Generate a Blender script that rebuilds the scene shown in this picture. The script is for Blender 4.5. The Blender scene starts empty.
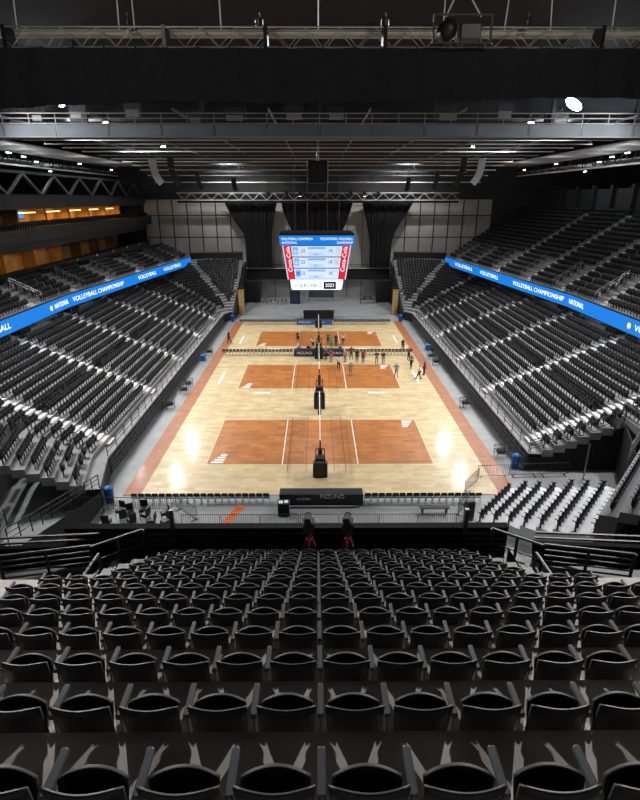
import bpy, bmesh, math, random
import numpy as np
from mathutils import Vector, Matrix, Euler
random.seed(7)
PI = math.pi
SC = bpy.context.scene
COL = SC.collection

# ------------------------------------------------------------------ helpers
def mat(name, col, rough=0.6, metal=0.0, var=0.0, scale=3.0, bump=0.0, coat=0.0, emit=None, estr=0.0, spec=0.5):
    m = bpy.data.materials.new(name); m.use_nodes = True
    nt = m.node_tree; b = nt.nodes['Principled BSDF']
    b.inputs['Base Color'].default_value = (*col, 1)
    b.inputs['Roughness'].default_value = rough
    b.inputs['Metallic'].default_value = metal
    b.inputs['Coat Weight'].default_value = coat
    b.inputs['Specular IOR Level'].default_value = spec
    if emit:
        b.inputs['Emission Color'].default_value = (*emit, 1)
        b.inputs['Emission Strength'].default_value = estr
    if var or bump:
        tc = nt.nodes.new('ShaderNodeTexCoord')
        n = nt.nodes.new('ShaderNodeTexNoise'); n.inputs['Scale'].default_value = scale
        n.inputs['Detail'].default_value = 5
        nt.links.new(tc.outputs['Object'], n.inputs['Vector'])
        if var:
            r = nt.nodes.new('ShaderNodeValToRGB')
            r.color_ramp.elements[0].position = 0.3; r.color_ramp.elements[1].position = 0.7
            r.color_ramp.elements[0].color = (*[c*(1-var) for c in col], 1)
            r.color_ramp.elements[1].color = (*[min(1, c*(1+var)) for c in col], 1)
            nt.links.new(n.outputs['Fac'], r.inputs['Fac'])
            nt.links.new(r.outputs['Color'], b.inputs['Base Color'])
        if bump:
            bp = nt.nodes.new('ShaderNodeBump'); bp.inputs['Strength'].default_value = bump
            bp.inputs['Distance'].default_value = 0.02
            nt.links.new(n.outputs['Fac'], bp.inputs['Height'])
            nt.links.new(bp.outputs['Normal'], b.inputs['Normal'])
    return m

def wood(name, c1, c2, rough):
    m = bpy.data.materials.new(name); m.use_nodes = True
    nt = m.node_tree; b = nt.nodes['Principled BSDF']
    tc = nt.nodes.new('ShaderNodeTexCoord')
    br = nt.nodes.new('ShaderNodeTexBrick')
    br.inputs['Color1'].default_value = (*c1, 1); br.inputs['Color2'].default_value = (*c2, 1)
    br.inputs['Mortar'].default_value = (*[c*0.72 for c in c1], 1)
    br.inputs['Scale'].default_value = 1.0; br.inputs['Mortar Size'].default_value = 0.008
    br.inputs['Brick Width'].default_value = 1.3; br.inputs['Row Height'].default_value = 0.42
    br.inputs['Bias'].default_value = 0.0
    nt.links.new(tc.outputs['Object'], br.inputs['Vector'])
    n = nt.nodes.new('ShaderNodeTexNoise'); n.inputs['Scale'].default_value = 0.9; n.inputs['Detail'].default_value = 8
    nt.links.new(tc.outputs['Object'], n.inputs['Vector'])
    mx = nt.nodes.new('ShaderNodeMix'); mx.data_type = 'RGBA'; mx.blend_type = 'OVERLAY'
    mx.inputs[0].default_value = 0.35
    nt.links.new(br.outputs['Color'], mx.inputs[6]); nt.links.new(n.outputs['Fac'], mx.inputs[7])
    nt.links.new(mx.outputs[2], b.inputs['Base Color'])
    b.inputs['Roughness'].default_value = rough
    b.inputs['Coat Weight'].default_value = 0.24; b.inputs['Coat Roughness'].default_value = 0.14
    return m

class MB:
    def __init__(s): s.v = []; s.f = []
    def add(s, vs, fs):
        b = len(s.v); s.v += [tuple(p) for p in vs]; s.f += [tuple(b+i for i in f) for f in fs]; return s
    def box(s, x0, x1, y0, y1, z0, z1, M=None):
        vs = [Vector(p) for p in ((x0,y0,z0),(x1,y0,z0),(x1,y1,z0),(x0,y1,z0),(x0,y0,z1),(x1,y0,z1),(x1,y1,z1),(x0,y1,z1))]
        if M is not None: vs = [M @ p for p in vs]
        return s.add(vs, [(0,3,2,1),(4,5,6,7),(0,1,5,4),(1,2,6,5),(2,3,7,6),(3,0,4,7)])
    def rbox(s, x0, x1, y0, y1, z0, z1, r=0.02, M=None):   # box with chamfered vertical and top edges
        p = [(x0+r,y0),(x1-r,y0),(x1,y0+r),(x1,y1-r),(x1-r,y1),(x0+r,y1),(x0,y1-r),(x0,y0+r)]
        cx, cy = (x0+x1)/2, (y0+y1)/2
        kx, ky = 1-r/max((x1-x0)/2, 1e-6), 1-r/max((y1-y0)/2, 1e-6)
        q = [(cx+(a-cx)*kx, cy+(b-cy)*ky) for a, b in p]
        vs = [Vector((a,b,z0)) for a,b in p]+[Vector((a,b,z1-r)) for a,b in p]+[Vector((a,b,z1)) for a,b in q]
        if M is not None: vs = [M @ v for v in vs]
        fs = [tuple(range(7,-1,-1)), tuple(range(16,24))]
        for L in (0, 8):
            fs += [(L+i, L+(i+1)%8, L+8+(i+1)%8, L+8+i) for i in range(8)]
        return s.add(vs, fs)
    def bar(s, p, q, w=0.05, h=None):                      # square bar
        p, q = Vector(p), Vector(q); h = h or w
        d = (q-p); L = d.length
        if L < 1e-6: return s
        d /= L
        up = Vector((0,0,1)) if abs(d.z) < 0.95 else Vector((0,1,0))
        a = d.cross(up).normalized(); b = a.cross(d)
        vs = []
        for e in (p, q):
            for i, j in ((-1,-1),(1,-1),(1,1),(-1,1)):
                vs.append(e+a*(i*w/2)+b*(j*h/2))
        return s.add(vs, [(0,1,2,3),(7,6,5,4),(0,4,5,1),(1,5,6,2),(2,6,7,3),(3,7,4,0)])
    def tube(s, pts, r=0.03, n=8):
        pts = [Vector(p) for p in pts]; m = len(pts); rs = r if isinstance(r, (list, tuple)) else [r]*m
        vs, fs = [], []
        for i, p in enumerate(pts):
            d = (pts[min(i+1, m-1)]-pts[max(i-1, 0)]).normalized()
            up = Vector((0,0,1)) if abs(d.z) < 0.95 else Vector((0,1,0))
            a = d.cross(up).normalized(); b = a.cross(d)
            for k in range(n):
                t = 2*PI*k/n; vs.append(p+(a*math.cos(t)+b*math.sin(t))*rs[i])
        for i in range(m-1):
            for k in range(n):
                fs.append((i*n+k, i*n+(k+1)%n, (i+1)*n+(k+1)%n, (i+1)*n+k))
        fs.append(tuple(range(n-1,-1,-1))); fs.append(tuple((m-1)*n+k for k in range(n)))
        return s.add(vs, fs)
    def lathe(s, prof, n=16, c=(0,0,0), M=None):
        vs, fs = [], []; m = len(prof)
        for r, z in prof:
            for k in range(n):
                t = 2*PI*k/n; v = Vector((r*math.cos(t), r*math.sin(t), z))
                if M is not None: v = M @ v
                vs.append(v+Vector(c))
        for i in range(m-1):
            for k in range(n): fs.append((i*n+k, i*n+(k+1)%n, (i+1)*n+(k+1)%n, (i+1)*n+k))
        fs.append(tuple(range(n-1,-1,-1))); fs.append(tuple((m-1)*n+k for k in range(n)))
        return s.add(vs, fs)
    def prism(s, poly, t0, t1, axis='y'):                  # polygon in the two other axes, extruded along axis
        def P(a, b, t): return (a,t,b) if axis == 'y' else ((t,a,b) if axis == 'x' else (a,b,t))
        n = len(poly)
        vs = [P(a,b,t0) for a,b in poly]+[P(a,b,t1) for a,b in poly]
        return s.add(vs, [tuple(range(n)), tuple(range(2*n-1, n-1, -1))]+[(i, n+i, n+(i+1)%n, (i+1)%n) for i in range(n)])
    def quad(s, a, b, c, d): return s.add([a,b,c,d], [(0,1,2,3)])
    def mesh(s, name):
        me = bpy.data.meshes.new(name); me.from_pydata(s.v, [], s.f)
        bm = bmesh.new(); bm.from_mesh(me); bmesh.ops.recalc_face_normals(bm, faces=bm.faces); bm.to_mesh(me); bm.free()
        return me
    def build(s, name, m, parent=None, smooth=False, loc=None):
        me = s.mesh(name); me.materials.append(m)
        if smooth: me.shade_smooth()
        o = bpy.data.objects.new(name, me); COL.objects.link(o)
        if parent: o.parent = parent
        if loc is not None: o.location = loc
        return o

def tag(o, label=None, cat=None, group=None, kind=None):
    if label: o['label'] = label
    if cat: o['category'] = cat
    if group: o['group'] = group
    if kind: o['kind'] = kind
    return o
def thing(name, label, cat, loc=(0,0,0), rz=0.0, group=None):
    o = bpy.data.objects.new(name, None); COL.objects.link(o)
    o.empty_display_size = 0.2
    o.location = loc; o.rotation_euler = (0,0,rz)
    return tag(o, label, cat, group)
def dup(root, loc, rz=0.0, label=None, group=None):
    r = root.copy(); COL.objects.link(r); r.location = loc; r.rotation_euler = (0,0,rz)
    if label: r['label'] = label
    if group: r['group'] = group
    for ch in root.children:
        c = ch.copy(); COL.objects.link(c); c.parent = r
        for g in ch.children:
            d = g.copy(); COL.objects.link(d); d.parent = c
    return r
def struct(o, label, cat):
    return tag(o, label, cat, None, 'structure')
def text(body, size, m, parent, loc, rot, name='lettering', ext=0.01, align='CENTER', sx=1.0):
    cu = bpy.data.curves.new(name, 'FONT'); cu.body = body; cu.size = size; cu.extrude = ext
    cu.align_x = align; cu.align_y = 'CENTER'; cu.resolution_u = 3
    cu.materials.append(m)
    tmp = bpy.data.objects.new('tmp', cu); COL.objects.link(tmp)
    me = bpy.data.meshes.new_from_object(tmp.evaluated_get(bpy.context.evaluated_depsgraph_get()))
    me.name = name; bpy.data.objects.remove(tmp); bpy.data.curves.remove(cu)
    me.materials.clear(); me.materials.append(m)
    o = bpy.data.objects.new(name, me); COL.objects.link(o); o.parent = parent
    o.location = loc; o.rotation_euler = rot; o.scale = (sx,1,1)
    return o
ORD = ['zeroth','first','second','third','fourth','fifth','sixth','seventh','eighth','ninth','tenth','eleventh','twelfth','thirteenth','fourteenth',
       'fifteenth','sixteenth','seventeenth','eighteenth','nineteenth','twentieth','twenty-first','twenty-second','twenty-third','twenty-fourth','twenty-fifth','twenty-sixth','twenty-seventh']

# ------------------------------------------------------------------ camera
CAMX, CAMZ, F, PITCH, YAW = -0.2, 19.7, 528.0, math.radians(20.94), math.radians(0.30)
cd = bpy.data.cameras.new('camera'); cam = bpy.data.objects.new('camera', cd); COL.objects.link(cam)
cd.sensor_fit = 'VERTICAL'; cd.sensor_height = 36; cd.lens = F*36/800
cd.clip_start = 0.05; cd.clip_end = 400
cam.location = (CAMX, 0, CAMZ); cam.rotation_euler = (PI/2-PITCH, 0, -YAW)
SC.camera = cam

# ------------------------------------------------------------------ materials
M = {}
M['steps'] = mat('pale_step_concrete', (0.66,0.66,0.66), 0.6, var=0.1, scale=1.0)
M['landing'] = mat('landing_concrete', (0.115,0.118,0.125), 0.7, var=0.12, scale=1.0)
M['parapet'] = mat('dark_parapet_metal', (0.012,0.012,0.013), 0.9, spec=0.03)
M['concrete'] = mat('concrete', (0.36,0.36,0.37), 0.6, var=0.18, scale=0.6, bump=0.1)
M['floor'] = mat('floor_concrete', (0.27,0.28,0.29), 0.45, var=0.18, scale=0.5)
M['tread'] = mat('tread_concrete', (0.27,0.27,0.28), 0.7, var=0.15, scale=0.8)
M['treaddark'] = mat('tread_dark_concrete', (0.30,0.27,0.25), 0.75, var=0.25, scale=2.0, bump=0.2)
M['wood'] = wood('maple', (0.66,0.52,0.30), (0.53,0.40,0.21), 0.45)
M['orange'] = wood('orange_stained_wood', (0.50,0.185,0.045), (0.36,0.12,0.025), 0.45)
M['border'] = wood('rust_stained_wood', (0.40,0.145,0.055), (0.33,0.11,0.04), 0.5)
M['white'] = mat('white_paint', (0.8,0.8,0.78), 0.5)
M['cream'] = mat('cream_line_paint', (0.68,0.56,0.40), 0.5)
M['seat'] = mat('black_seat_plastic', (0.014,0.014,0.0155), 0.5, var=0.2, scale=20, spec=0.09)
M['seatpan'] = mat('black_seat_cushion', (0.010,0.010,0.011), 0.6, var=0.2, scale=20, spec=0.09)
M['arm'] = mat('grey_armrest_plastic', (0.04,0.042,0.048), 0.5, spec=0.1)
M['standard'] = mat('seat_standard_metal', (0.05,0.05,0.055), 0.4, 0.6)
M['stuffseat'] = mat('bowl_seat_plastic', (0.009,0.009,0.0105), 0.55, spec=0.35)
M['blackmetal'] = mat('black_metal', (0.02,0.02,0.022), 0.4, 0.5)
M['rail'] = mat('dark_rail_metal', (0.035,0.035,0.038), 0.6, 0.3)
M['lattice'] = mat('grey_lattice_steel', (0.17,0.18,0.20), 0.5)
M['steel'] = mat('grey_steel', (0.30,0.30,0.31), 0.4, 0.7)
M['brace'] = mat('grey_brace_steel', (0.16,0.16,0.17), 0.5, 0.2)
M['alu'] = mat('aluminium_truss', (0.55,0.54,0.52), 0.35, 0.85)
M['beige'] = mat('beige_tube', (0.62,0.55,0.43), 0.5)
M['cloth'] = mat('black_cloth', (0.012,0.012,0.014), 0.95, var=0.3, scale=6, bump=0.3)
M['black'] = mat('black_vinyl', (0.012,0.012,0.013), 0.45)
M['pad'] = mat('black_padding', (0.02,0.02,0.022), 0.5, bump=0.2, scale=8)
M['panel'] = mat('grey_wall_panel', (0.52,0.51,0.49), 0.75, var=0.12, scale=0.4)
M['darkwall'] = mat('dark_wall', (0.05,0.052,0.056), 0.8, var=0.2, scale=0.5)
M['deck'] = mat('dark_roof_deck', (0.013,0.014,0.017), 0.9)
M['roofsteel'] = mat('roof_steel', (0.040,0.043,0.050), 0.6, 0.2)
M['pipe'] = mat('pale_rig_pipe', (0.75,0.75,0.75), 0.5)
M['cable'] = mat('dark_cable', (0.12,0.12,0.12), 0.6)
M['catwalk'] = mat('blue_grey_catwalk_panel', (0.13,0.155,0.19), 0.6, var=0.15, scale=0.5)
M['soffit'] = mat('white_soffit', (0.45,0.46,0.46), 0.7, var=0.2, scale=0.4)
M['amberwall'] = mat('amber_wood_wall', (0.50,0.27,0.10), 0.5, var=0.3, scale=0.7)
M['lampamber'] = mat('amber_lamp', (1,0.7,0.3), emit=(1.0,0.55,0.16), estr=6)
M['lampwhite'] = mat('white_lamp', (1,1,1), emit=(0.93,0.97,1.0), estr=60)
M['tubelamp'] = mat('tube_lamp', (1,1,1), emit=(0.93,0.97,1.0), estr=9)
M['ledblue'] = mat('led_blue', (0.0,0.05,0.2), 0.4, emit=(0.006,0.20,0.72), estr=1.0)
M['ledwhite'] = mat('led_white', (0.5,0.5,0.5), 0.4, emit=(0.80,0.90,1.0), estr=1.35)
M['ledpale'] = mat('led_pale_blue', (0.3,0.4,0.5), 0.4, emit=(0.42,0.64,0.95), estr=1.0)
M['ledrow'] = mat('led_row', (0.4,0.45,0.5), 0.4, emit=(0.62,0.76,1.0), estr=0.95)
M['ledsky'] = mat('led_sky', (0.2,0.3,0.5), 0.4, emit=(0.20,0.42,0.85), estr=0.9)
M['ledred'] = mat('led_red', (0.3,0.0,0.0), 0.4, emit=(0.70,0.012,0.03), estr=1.0)
M['lednavy'] = mat('led_navy', (0.0,0.02,0.1), 0.4, emit=(0.03,0.08,0.30), estr=1.0)
M['ledyellow'] = mat('led_yellow', (0.3,0.25,0.0), 0.4, emit=(0.9,0.75,0.15), estr=1.0)
M['ledorange'] = mat('led_orange', (0.3,0.1,0.0), 0.4, emit=(0.85,0.3,0.05), estr=1.0)
M['screenblue'] = mat('tv_blue', (0,0,0), emit=(0.05,0.25,0.6), estr=1.2)
M['blue'] = mat('blue_plastic', (0.02,0.13,0.42), 0.45)
M['navy'] = mat('navy_cloth', (0.015,0.025,0.08), 0.7)
M['orangeramp'] = mat('orange_rubber', (0.75,0.13,0.02), 0.5)
M['red'] = mat('red_cloth', (0.60,0.03,0.05), 0.8)
M['gold'] = mat('golden_wood_cladding', (0.55,0.36,0.14), 0.45, var=0.3, scale=2)
M['net'] = mat('net_cord', (0.10,0.10,0.10), 0.8)
M['skin'] = mat('skin', (0.50,0.30,0.21), 0.55)
M['skindark'] = mat('dark_skin', (0.16,0.085,0.055), 0.55)
M['hairblack'] = mat('black_hair', (0.015,0.012,0.01), 0.5)
M['hairbrown'] = mat('brown_hair', (0.10,0.05,0.025), 0.5)
for n, c in dict(black=(0.015,0.015,0.018), white=(0.72,0.72,0.72), red=(0.45,0.02,0.05), green=(0.04,0.28,0.13), teal=(0.10,0.35,0.35), grey=(0.20,0.20,0.21),
                 navy=(0.02,0.03,0.10), maroon=(0.22,0.03,0.05), blue=(0.05,0.14,0.40), pink=(0.55,0.25,0.28), khaki=(0.30,0.25,0.17)).items():
    M['c_'+n] = mat(n+'_fabric', c, 0.85)

# ------------------------------------------------------------------ floor and court
o = MB().box(-60, 60, -6, 116, -0.3, 0).build('floor', M['floor']); struct(o, 'grey polished concrete arena floor around the wooden court', 'floor')
CY0, CY1 = 32.6, 88.6
o = MB().box(-14, 14, CY0, CY1, 0.001, 0.04).build('court_floor', M['wood']); struct(o, 'pale maple sports floor holding three volleyball courts', 'floor')
Z = 0.041
mb = MB()
for s in (-1, 1): mb.box(min(s*12.75, s*14), max(s*12.75, s*14), CY0, CY1, Z, Z+0.004)
mb.build('floor_border', M['border'], o)
COURTS = [(37.15,46.15), (54.9,63.9), (72.7,81.7)]
for a, b in COURTS:
    MB().box(-9, 9, a, b, Z, Z+0.004).build('floor_court_panel', M['orange'], o)
    mb = MB()
    z0, z1 = Z+0.004, Z+0.007
    for x in (-3, 3): mb.box(x-0.04, x+0.04, a, b, z0, z1)
    mb.build('floor_line', M['white'], o)
    mb = MB()
    for x in (-9, 9): mb.box(x-0.035, x+0.035, a, b, z0, z1)
    for y in (a, b): mb.box(-9, 9, y-0.035, y+0.035, z0, z1)
    mb.build('floor_line', M['cream'], o)
    mb = MB()
    for x in (-2.55, -1.1, 1.1, 2.0): mb.box(x-0.02, x+0.02, a-1.2, b+0.6, z0, z1)
    mb.build('floor_seam', mat('dark_seam', (0.10,0.05,0.03), 0.6), o)
    mb = MB()                                               # slanted striped corner emblems
    for sx, yy, d in ((-1, a+0.25, 1), (1, b-0.25, -1)):
        x = sx*8.7
        for i in range(4):
            w = 0.95-0.14*i; y = yy+d*0.42*i
            mb.prism([(x-sx*0.18*i, y), (x-sx*(w+0.18*i), y), (x-sx*(w+0.18*i+0.08), y+d*0.27), (x-sx*(0.18*i+0.08), y+d*0.27)], z0, z1, 'z')
    mb.build('floor_emblem', M['white'], o)
    mb = MB()                                               # white service-zone bars and small printed marks beside each court
    for sx in (-1, 1):
        mb.box(sx*11.4-0.13, sx*11.4+0.13, a+1.6, a+6.2, z0-0.004, z1-0.003)
        mb.box(sx*6.2-0.9, sx*6.2+0.9, a-1.5, a-1.1, z0-0.004, z1-0.003)
    if a > 40: mb.build('floor_marking', M['white'], o)

# ------------------------------------------------------------------ stands: paths and terraces
def lerp(a, b, t): return a+(b-a)*t
RUN, RISE = 0.85, 0.357
LX0, LZ0, NL = 17.0, 1.75, 18           # row 0 tread inner edge and height
LAISLES = [38.4, 50.0, 61.2, 72.6, 84.0]

def lower_path(side, d):
    """inner edge of a terrace at offset d from the front wall: list of (x, y), from near end to far end"""
    k = (d-1.0)/RUN
    pts = []
    if side > 0:
        ph = math.radians(40.5); u = (-math.sin(ph), -math.cos(ph))
        by = 36-d*math.tan(ph/2)
        if k >= 6.9: pts.append((16+d+u[0]*13, by+u[1]*13))
        if k >= 6.9: pts.append((16+d, by))
        else: pts.append((16+d, 36.2))
    else:
        ph = math.radians(14); u = (-math.sin(ph), -math.cos(ph))
        by = 35.6-d*math.tan(ph/2)
        L = 4.6 if k < 6.9 else 5.2
        if k >= 6.9:
            p2 = math.radians(42); u2 = (-math.sin(p2), -math.cos(p2))
            q = (16+d+u[0]*(L+0.25*d), by+u[1]*(L+0.25*d))
            pts.append((q[0]+u2[0]*9, q[1]+u2[1]*9)); pts.append(q)
        else: pts.append((16+d+u[0]*L, by+u[1]*L))
        pts.append((16+d, by))
    pts.append((16+d, 88.0))
    R = 3+d; t1 = math.acos(min(1, 1.9/R)); n = 14
    for i in range(1, n+1):
        t = t1*i/n; pts.append((13+R*math.cos(t), 88+R*math.sin(t)))
    return [(side*x, y) for x, y in pts]
def upper_path(side, d):
    pts = [(29.5, 18), (29.5, 62), (24.6, 104)]
    a1 = 0.0; ux, uy = (24.6-29.5), 42.0; L = math.hypot(ux, uy); ux, uy = ux/L, uy/L
    n2 = (uy, -ux)
    ph = math.acos(uy); off = d*math.tan(ph/2)
    out = [(29.5+d, 18), (29.5+d, 62+off*0), (24.6+n2[0]*d, 104+n2[1]*d)]
    out[1] = (29.5+d, 62+off)
    return [(side*x, y) for x, y in out]
def plen(p): return [0]+list(np.cumsum([math.hypot(p[i+1][0]-p[i][0], p[i+1][1]-p[i][1]) for i in range(len(p)-1)]))

def terrace(pathf, side, ks, d0, z0, run, rise, extra=None):
    mb = MB()
    for k in ks:
        pa, pb = pathf(side, d0+run*k), pathf(side, d0+run*(k+1))
        if len(pa) != len(pb): pb = pathf(side, d0+run*k+run*0.999)
        if len(pa) != len(pb): continue
        z = z0+rise*k; zl = z-rise-0.25 if not (pathf is lower_path and k == 7) else 0.0
        n = len(pa)
        vs = [(x,y,zl) for x,y in pa]+[(x,y,z) for x,y in pa]+[(x,y,z) for x,y in pb]+[(x,y,zl) for x,y in pb]
        fs = []
        for i in range(n-1):
            for q in range(3): fs.append((q*n+i, q*n+i+1, (q+1)*n+i+1, (q+1)*n+i))
        fs += [(0, n, 2*n, 3*n), (n-1, 2*n-1, 3*n-1, 4*n-1)]
        mb.add(vs, fs)
    return mb

SEATS = []      # (x, y, z, heading) of the bowl seats nobody could tell apart, for the one mass object
def fill_row(path, z, aisles, setback, aw=0.78, skip=None, gap_angle=True):
    L = plen(path)
    for i in range(len(path)-1):
        (x0,y0),(x1,y1) = path[i], path[i+1]
        seg = L[i+1]-L[i]
        if seg < 0.3: continue
        ux, uy = (x1-x0)/seg, (y1-y0)/seg
        s0 = math.ceil(L[i]/0.53)*0.53
        while s0 < L[i+1]:
            t = s0-L[i]; x, y = x0+ux*t, y0+uy*t
            s0 += 0.53
            if t < 0.2 or seg-t < 0.2: 
                if seg > 3: continue
            if any(abs(y-a) < aw for a in aisles) and y < 88.5: continue
            if skip and skip(x, y): continue
            # outward normal
            nx, ny = uy, -ux
            if nx*x < 0 and abs(x) > 5 and abs(nx) > 0.2: nx, ny = -nx, -ny
            if abs(nx) <= 0.2 and ny < 0: nx, ny = -nx, -ny
            SEATS.append((x+nx*setback, y+ny*setback, z, math.atan2(-nx*-1, -ny) if False else math.atan2(nx, -ny)))
for side in (-1, 1):
    nm = 'west' if side < 0 else 'east'
    o = terrace(lower_path, side, range(NL+2), 1.0, LZ0, RUN, RISE)
    # front walkway and dark front wall
    pa, pb = lower_path(side, 0.0), lower_path(side, 1.0)
    n = len(pa)
    o.add([(x,y,LZ0-RISE) for x,y in pa]+[(x,y,LZ0-RISE) for x,y in pb]+[(x,y,LZ0-RISE-0.3) for x,y in pa], [(i,i+1,n+i+1,n+i) for i in range(n-1)]+[(i,i+1,2*n+i+1,2*n+i) for i in range(n-1)])
    o = o.build('lower_stand_floor', M['tread'])
    struct(o, 'stepped grey concrete of the lower %s side seating bowl' % ('left' if side < 0 else 'right'), 'seating terrace')
    for k in range(NL):
        p = lower_path(side, 1.0+RUN*k)
        def skip(x, y, k=k):
            d = 1.0+RUN*k
            if y > 88.5:                                   # two stair aisles that fan out round the corner
                th = math.degrees(math.atan2(y-88, abs(x)-13))
                r = math.hypot(y-88, abs(x)-13)
                return any(abs(th-a)*PI/180*r < 0.6 for a in (24, 55)) or abs(x) < 15.3
            if side > 0 and k < 7 and y < 36.6: return True
            if side < 0 and k < 7 and y < 36 and random.random() < 0.12: return True
            if k > 13 and (abs(y-44) < 2.4 or abs(y-55.5) < 2.4 or abs(y-67) < 2.4): return True
            return False
        fill_row(p, LZ0+RISE*k, LAISLES, 0.52, skip=skip)
    # aisle stair blocks
    mb = MB()
    for a in LAISLES:
        for k in range(NL):
            x = 16+1.0+RUN*k
            xa, xb = sorted((side*(x-0.42), side*(x+0.02)))
            mb.box(xa, xb, a-0.62, a+0.62, LZ0+RISE*(k-1)-0.02, LZ0+RISE*(k-0.5))
            xa, xb = sorted((side*(x+0.02), side*(x+RUN-0.43)))
            mb.box(xa, xb, a-0.62, a+0.62, LZ0+RISE*k-0.2, LZ0+RISE*k+0.012)
    struct(mb.build('lower_stand_stair_trim', M['steps']), 'pale concrete aisle steps climbing the lower %s bowl' % ('left' if side < 0 else 'right'), 'steps')

def lat_wall(name, pts, z0, z1, m, step=0.0):
    mb = MB(); n = len(pts)
    t = 0.12
    for i in range(n-1):
        (x0,y0),(x1,y1) = pts[i], pts[i+1]
        L = math.hypot(x1-x0, y1-y0)
        if L < 0.05: continue
        mb.bar((x0,y0,(z0+z1)/2), (x1,y1,(z0+z1)/2), t, z1-z0)
    return mb

# front wall: black retracted-seat fronts with a lattice of rails, guard rail above
for side in (-1, 1):
    w = 'left' if side < 0 else 'right'
    p = [q for q in lower_path(side, 0.0)]
    o = lat_wall('x', p, 0.0, LZ0-RISE-0.02, None).build('wall_front_'+w, M['blackmetal'])
    struct(o, 'black wall of folded seating fronts below the %s stand' % w, 'wall')
    mb = MB()
    y0 = p[0][1] if side > 0 else p[1][1]
    y = y0+0.3
    while y < 87.5:
        x = side*15.86
        mb.bar((x,y,0.02), (x,y,LZ0-RISE), 0.05)
        mb.bar((x,y,0.02), (x,y+0.6,0.7), 0.035); mb.bar((x,y+0.6,0.7), (x,y+1.2,0.02), 0.035)
        y += 1.2
    for z in (0.35, 0.7, 1.05): mb.bar((side*15.86,y0+0.3,z), (side*15.86,87.5,z), 0.04)
    mb.build('lattice_frame', M['lattice'], o)
    t = thing('guard_rail', 'long black guard rail along the front of the %s lower stand' % w, 'railing', (side*16.12, y0+0.4, LZ0-RISE))
    mb = MB(); yy = 0
    while yy < 51: MB().bar((0,yy,0), (0,yy,0.98), 0.05).build('rail_post', M['rail'], t); yy += 1.9
    for z in (0.35, 0.66, 1.0): mb.bar((0,-0.1,z), (0,50.6,z), 0.045)
    mb.build('rail_bars', M['rail'], t)
    # black masking where the bowl stops
    e = lower_path(side, 0.0)[-1]; f = lower_path(side, 1.0+RUN*(NL+2))[-1]
    mb = MB(); mb.box(min(e[0], f[0])-0.1, max(e[0], f[0])+0.1, e[1]+0.2, f[1], 0, 0.05)
    prof = [(91.0, 0), (f[1], 0), (f[1], LZ0+RISE*NL-0.4), (e[1]+1.0, LZ0-RISE-0.35), (91.0, LZ0-RISE-0.35)]
    mb2 = MB(); mb2.prism(prof, side*14.55, side*14.75, 'x')
    struct(mb2.build('wall_end_'+w, M['cloth']), 'black cloth wall closing the far end of the %s lower bowl' % w, 'wall')
    # golden clad pillar
    t = thing('clad_pillar', 'golden clad pillar at the far end of the %s lower stand' % w, 'pillar', (side*13.85, 95.2, 0))
    MB().rbox(-0.45, 0.45, -0.45, 0.45, 0, 4.6, 0.05).build('shaft', M['gold'], t)
    MB().box(-0.55, 0.55, -0.55, 0.55, 4.6, 4.8).build('cap', M['blackmetal'], t)

# near ends: black tunnel walls
def wallbox(name, mb, m, label): return struct(mb.build(name, m), label, 'wall')
mb = MB()
K7 = 16+1+RUN*7
prof = [(16.0,0),(K7,0),(K7,LZ0+RISE*6-0.3),(16.9,LZ0-RISE-0.3),(16.0,LZ0-RISE-0.3)]
mb.prism([(a,b) for a,b in prof], 36.25, 36.4, 'y')
wallbox('wall_tunnel_right', mb, M['cloth'], 'black sloped wall of the tunnel under the right stand end')
mb = MB()
mb.bar((K7+0.05, 36.3, 1.9), (K7-2.4, 30.4, 1.9), 0.12, 3.8)
wallbox('wall_tunnel_back_right', mb, M['cloth'], 'black back wall inside the tunnel opening by the right stand')
MB().box(0,0.08,0,0.08,0,3.0).build('tunnel_trim', M['steel'], None, loc=(19.6,34.6,0)); struct(bpy.data.objects['tunnel_trim'], 'pale grey pole standing in the dark tunnel opening', 'trim')
mb = MB()
qa, qb = lower_path(-1, 0.0)[0], lower_path(-1, 1.0+RUN*6.9)[0]
mb.add([(qa[0],qa[1]-.02,0),(qb[0],qb[1]-.02,0),(qb[0],qb[1]-.02,LZ0+RISE*6-.3),(qa[0],qa[1]-.02,LZ0-RISE-.3),(qa[0],qa[1]-.14,0),(qb[0],qb[1]-.14,0),(qb[0],qb[1]-.14,LZ0+RISE*6-.3),(qa[0],qa[1]-.14,LZ0-RISE-.3)],
       [(0,1,2,3),(4,5,6,7),(0,1,5,4),(1,2,6,5),(2,3,7,6),(3,0,4,7)])
wallbox('wall_tunnel_left', mb, M['cloth'], 'black cloth skirt hanging under the cut end of the left stand')
# end guard rails over the tunnels
def rail_run(name, label, pts, h=1.0, bars=3, post=1.2, m=None, cat='railing', group=None, r=0.035, tilt=None):
    base = Vector(pts[0]); t = thing(name, label, cat, base, 0, group)
    mb = MB(); done = []
    P = [Vector(p)-base for p in pts]
    for a, b in zip(P[:-1], P[1:]):
        L = (b-a).length; n = max(1, round(L/post))
        for i in range(n+1):
            q = a.lerp(b, i/n)
            if any((q-d).length < 0.1 for d in done): continue
            done.append(q); MB().tube([q, q+Vector((0,0,h))], r, 6).build('rail_post', m or M['rail'], t)
        for k in range(bars):
            z = Vector((0,0,h*(1-k/(bars+0.3)))); mb.tube([a+z, b+z], r*(0.9 if k == 0 else 0.6), 6)
    mb.build('rail_bars', m or M['rail'], t)
    return t
rail_run('guard_rail', 'stepped black rail along the cut near end of the right lower stand', [(16.2,36.5,LZ0-RISE),(K7,36.5,LZ0+RISE*6)], 1.0, 4, 1.0)
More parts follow.
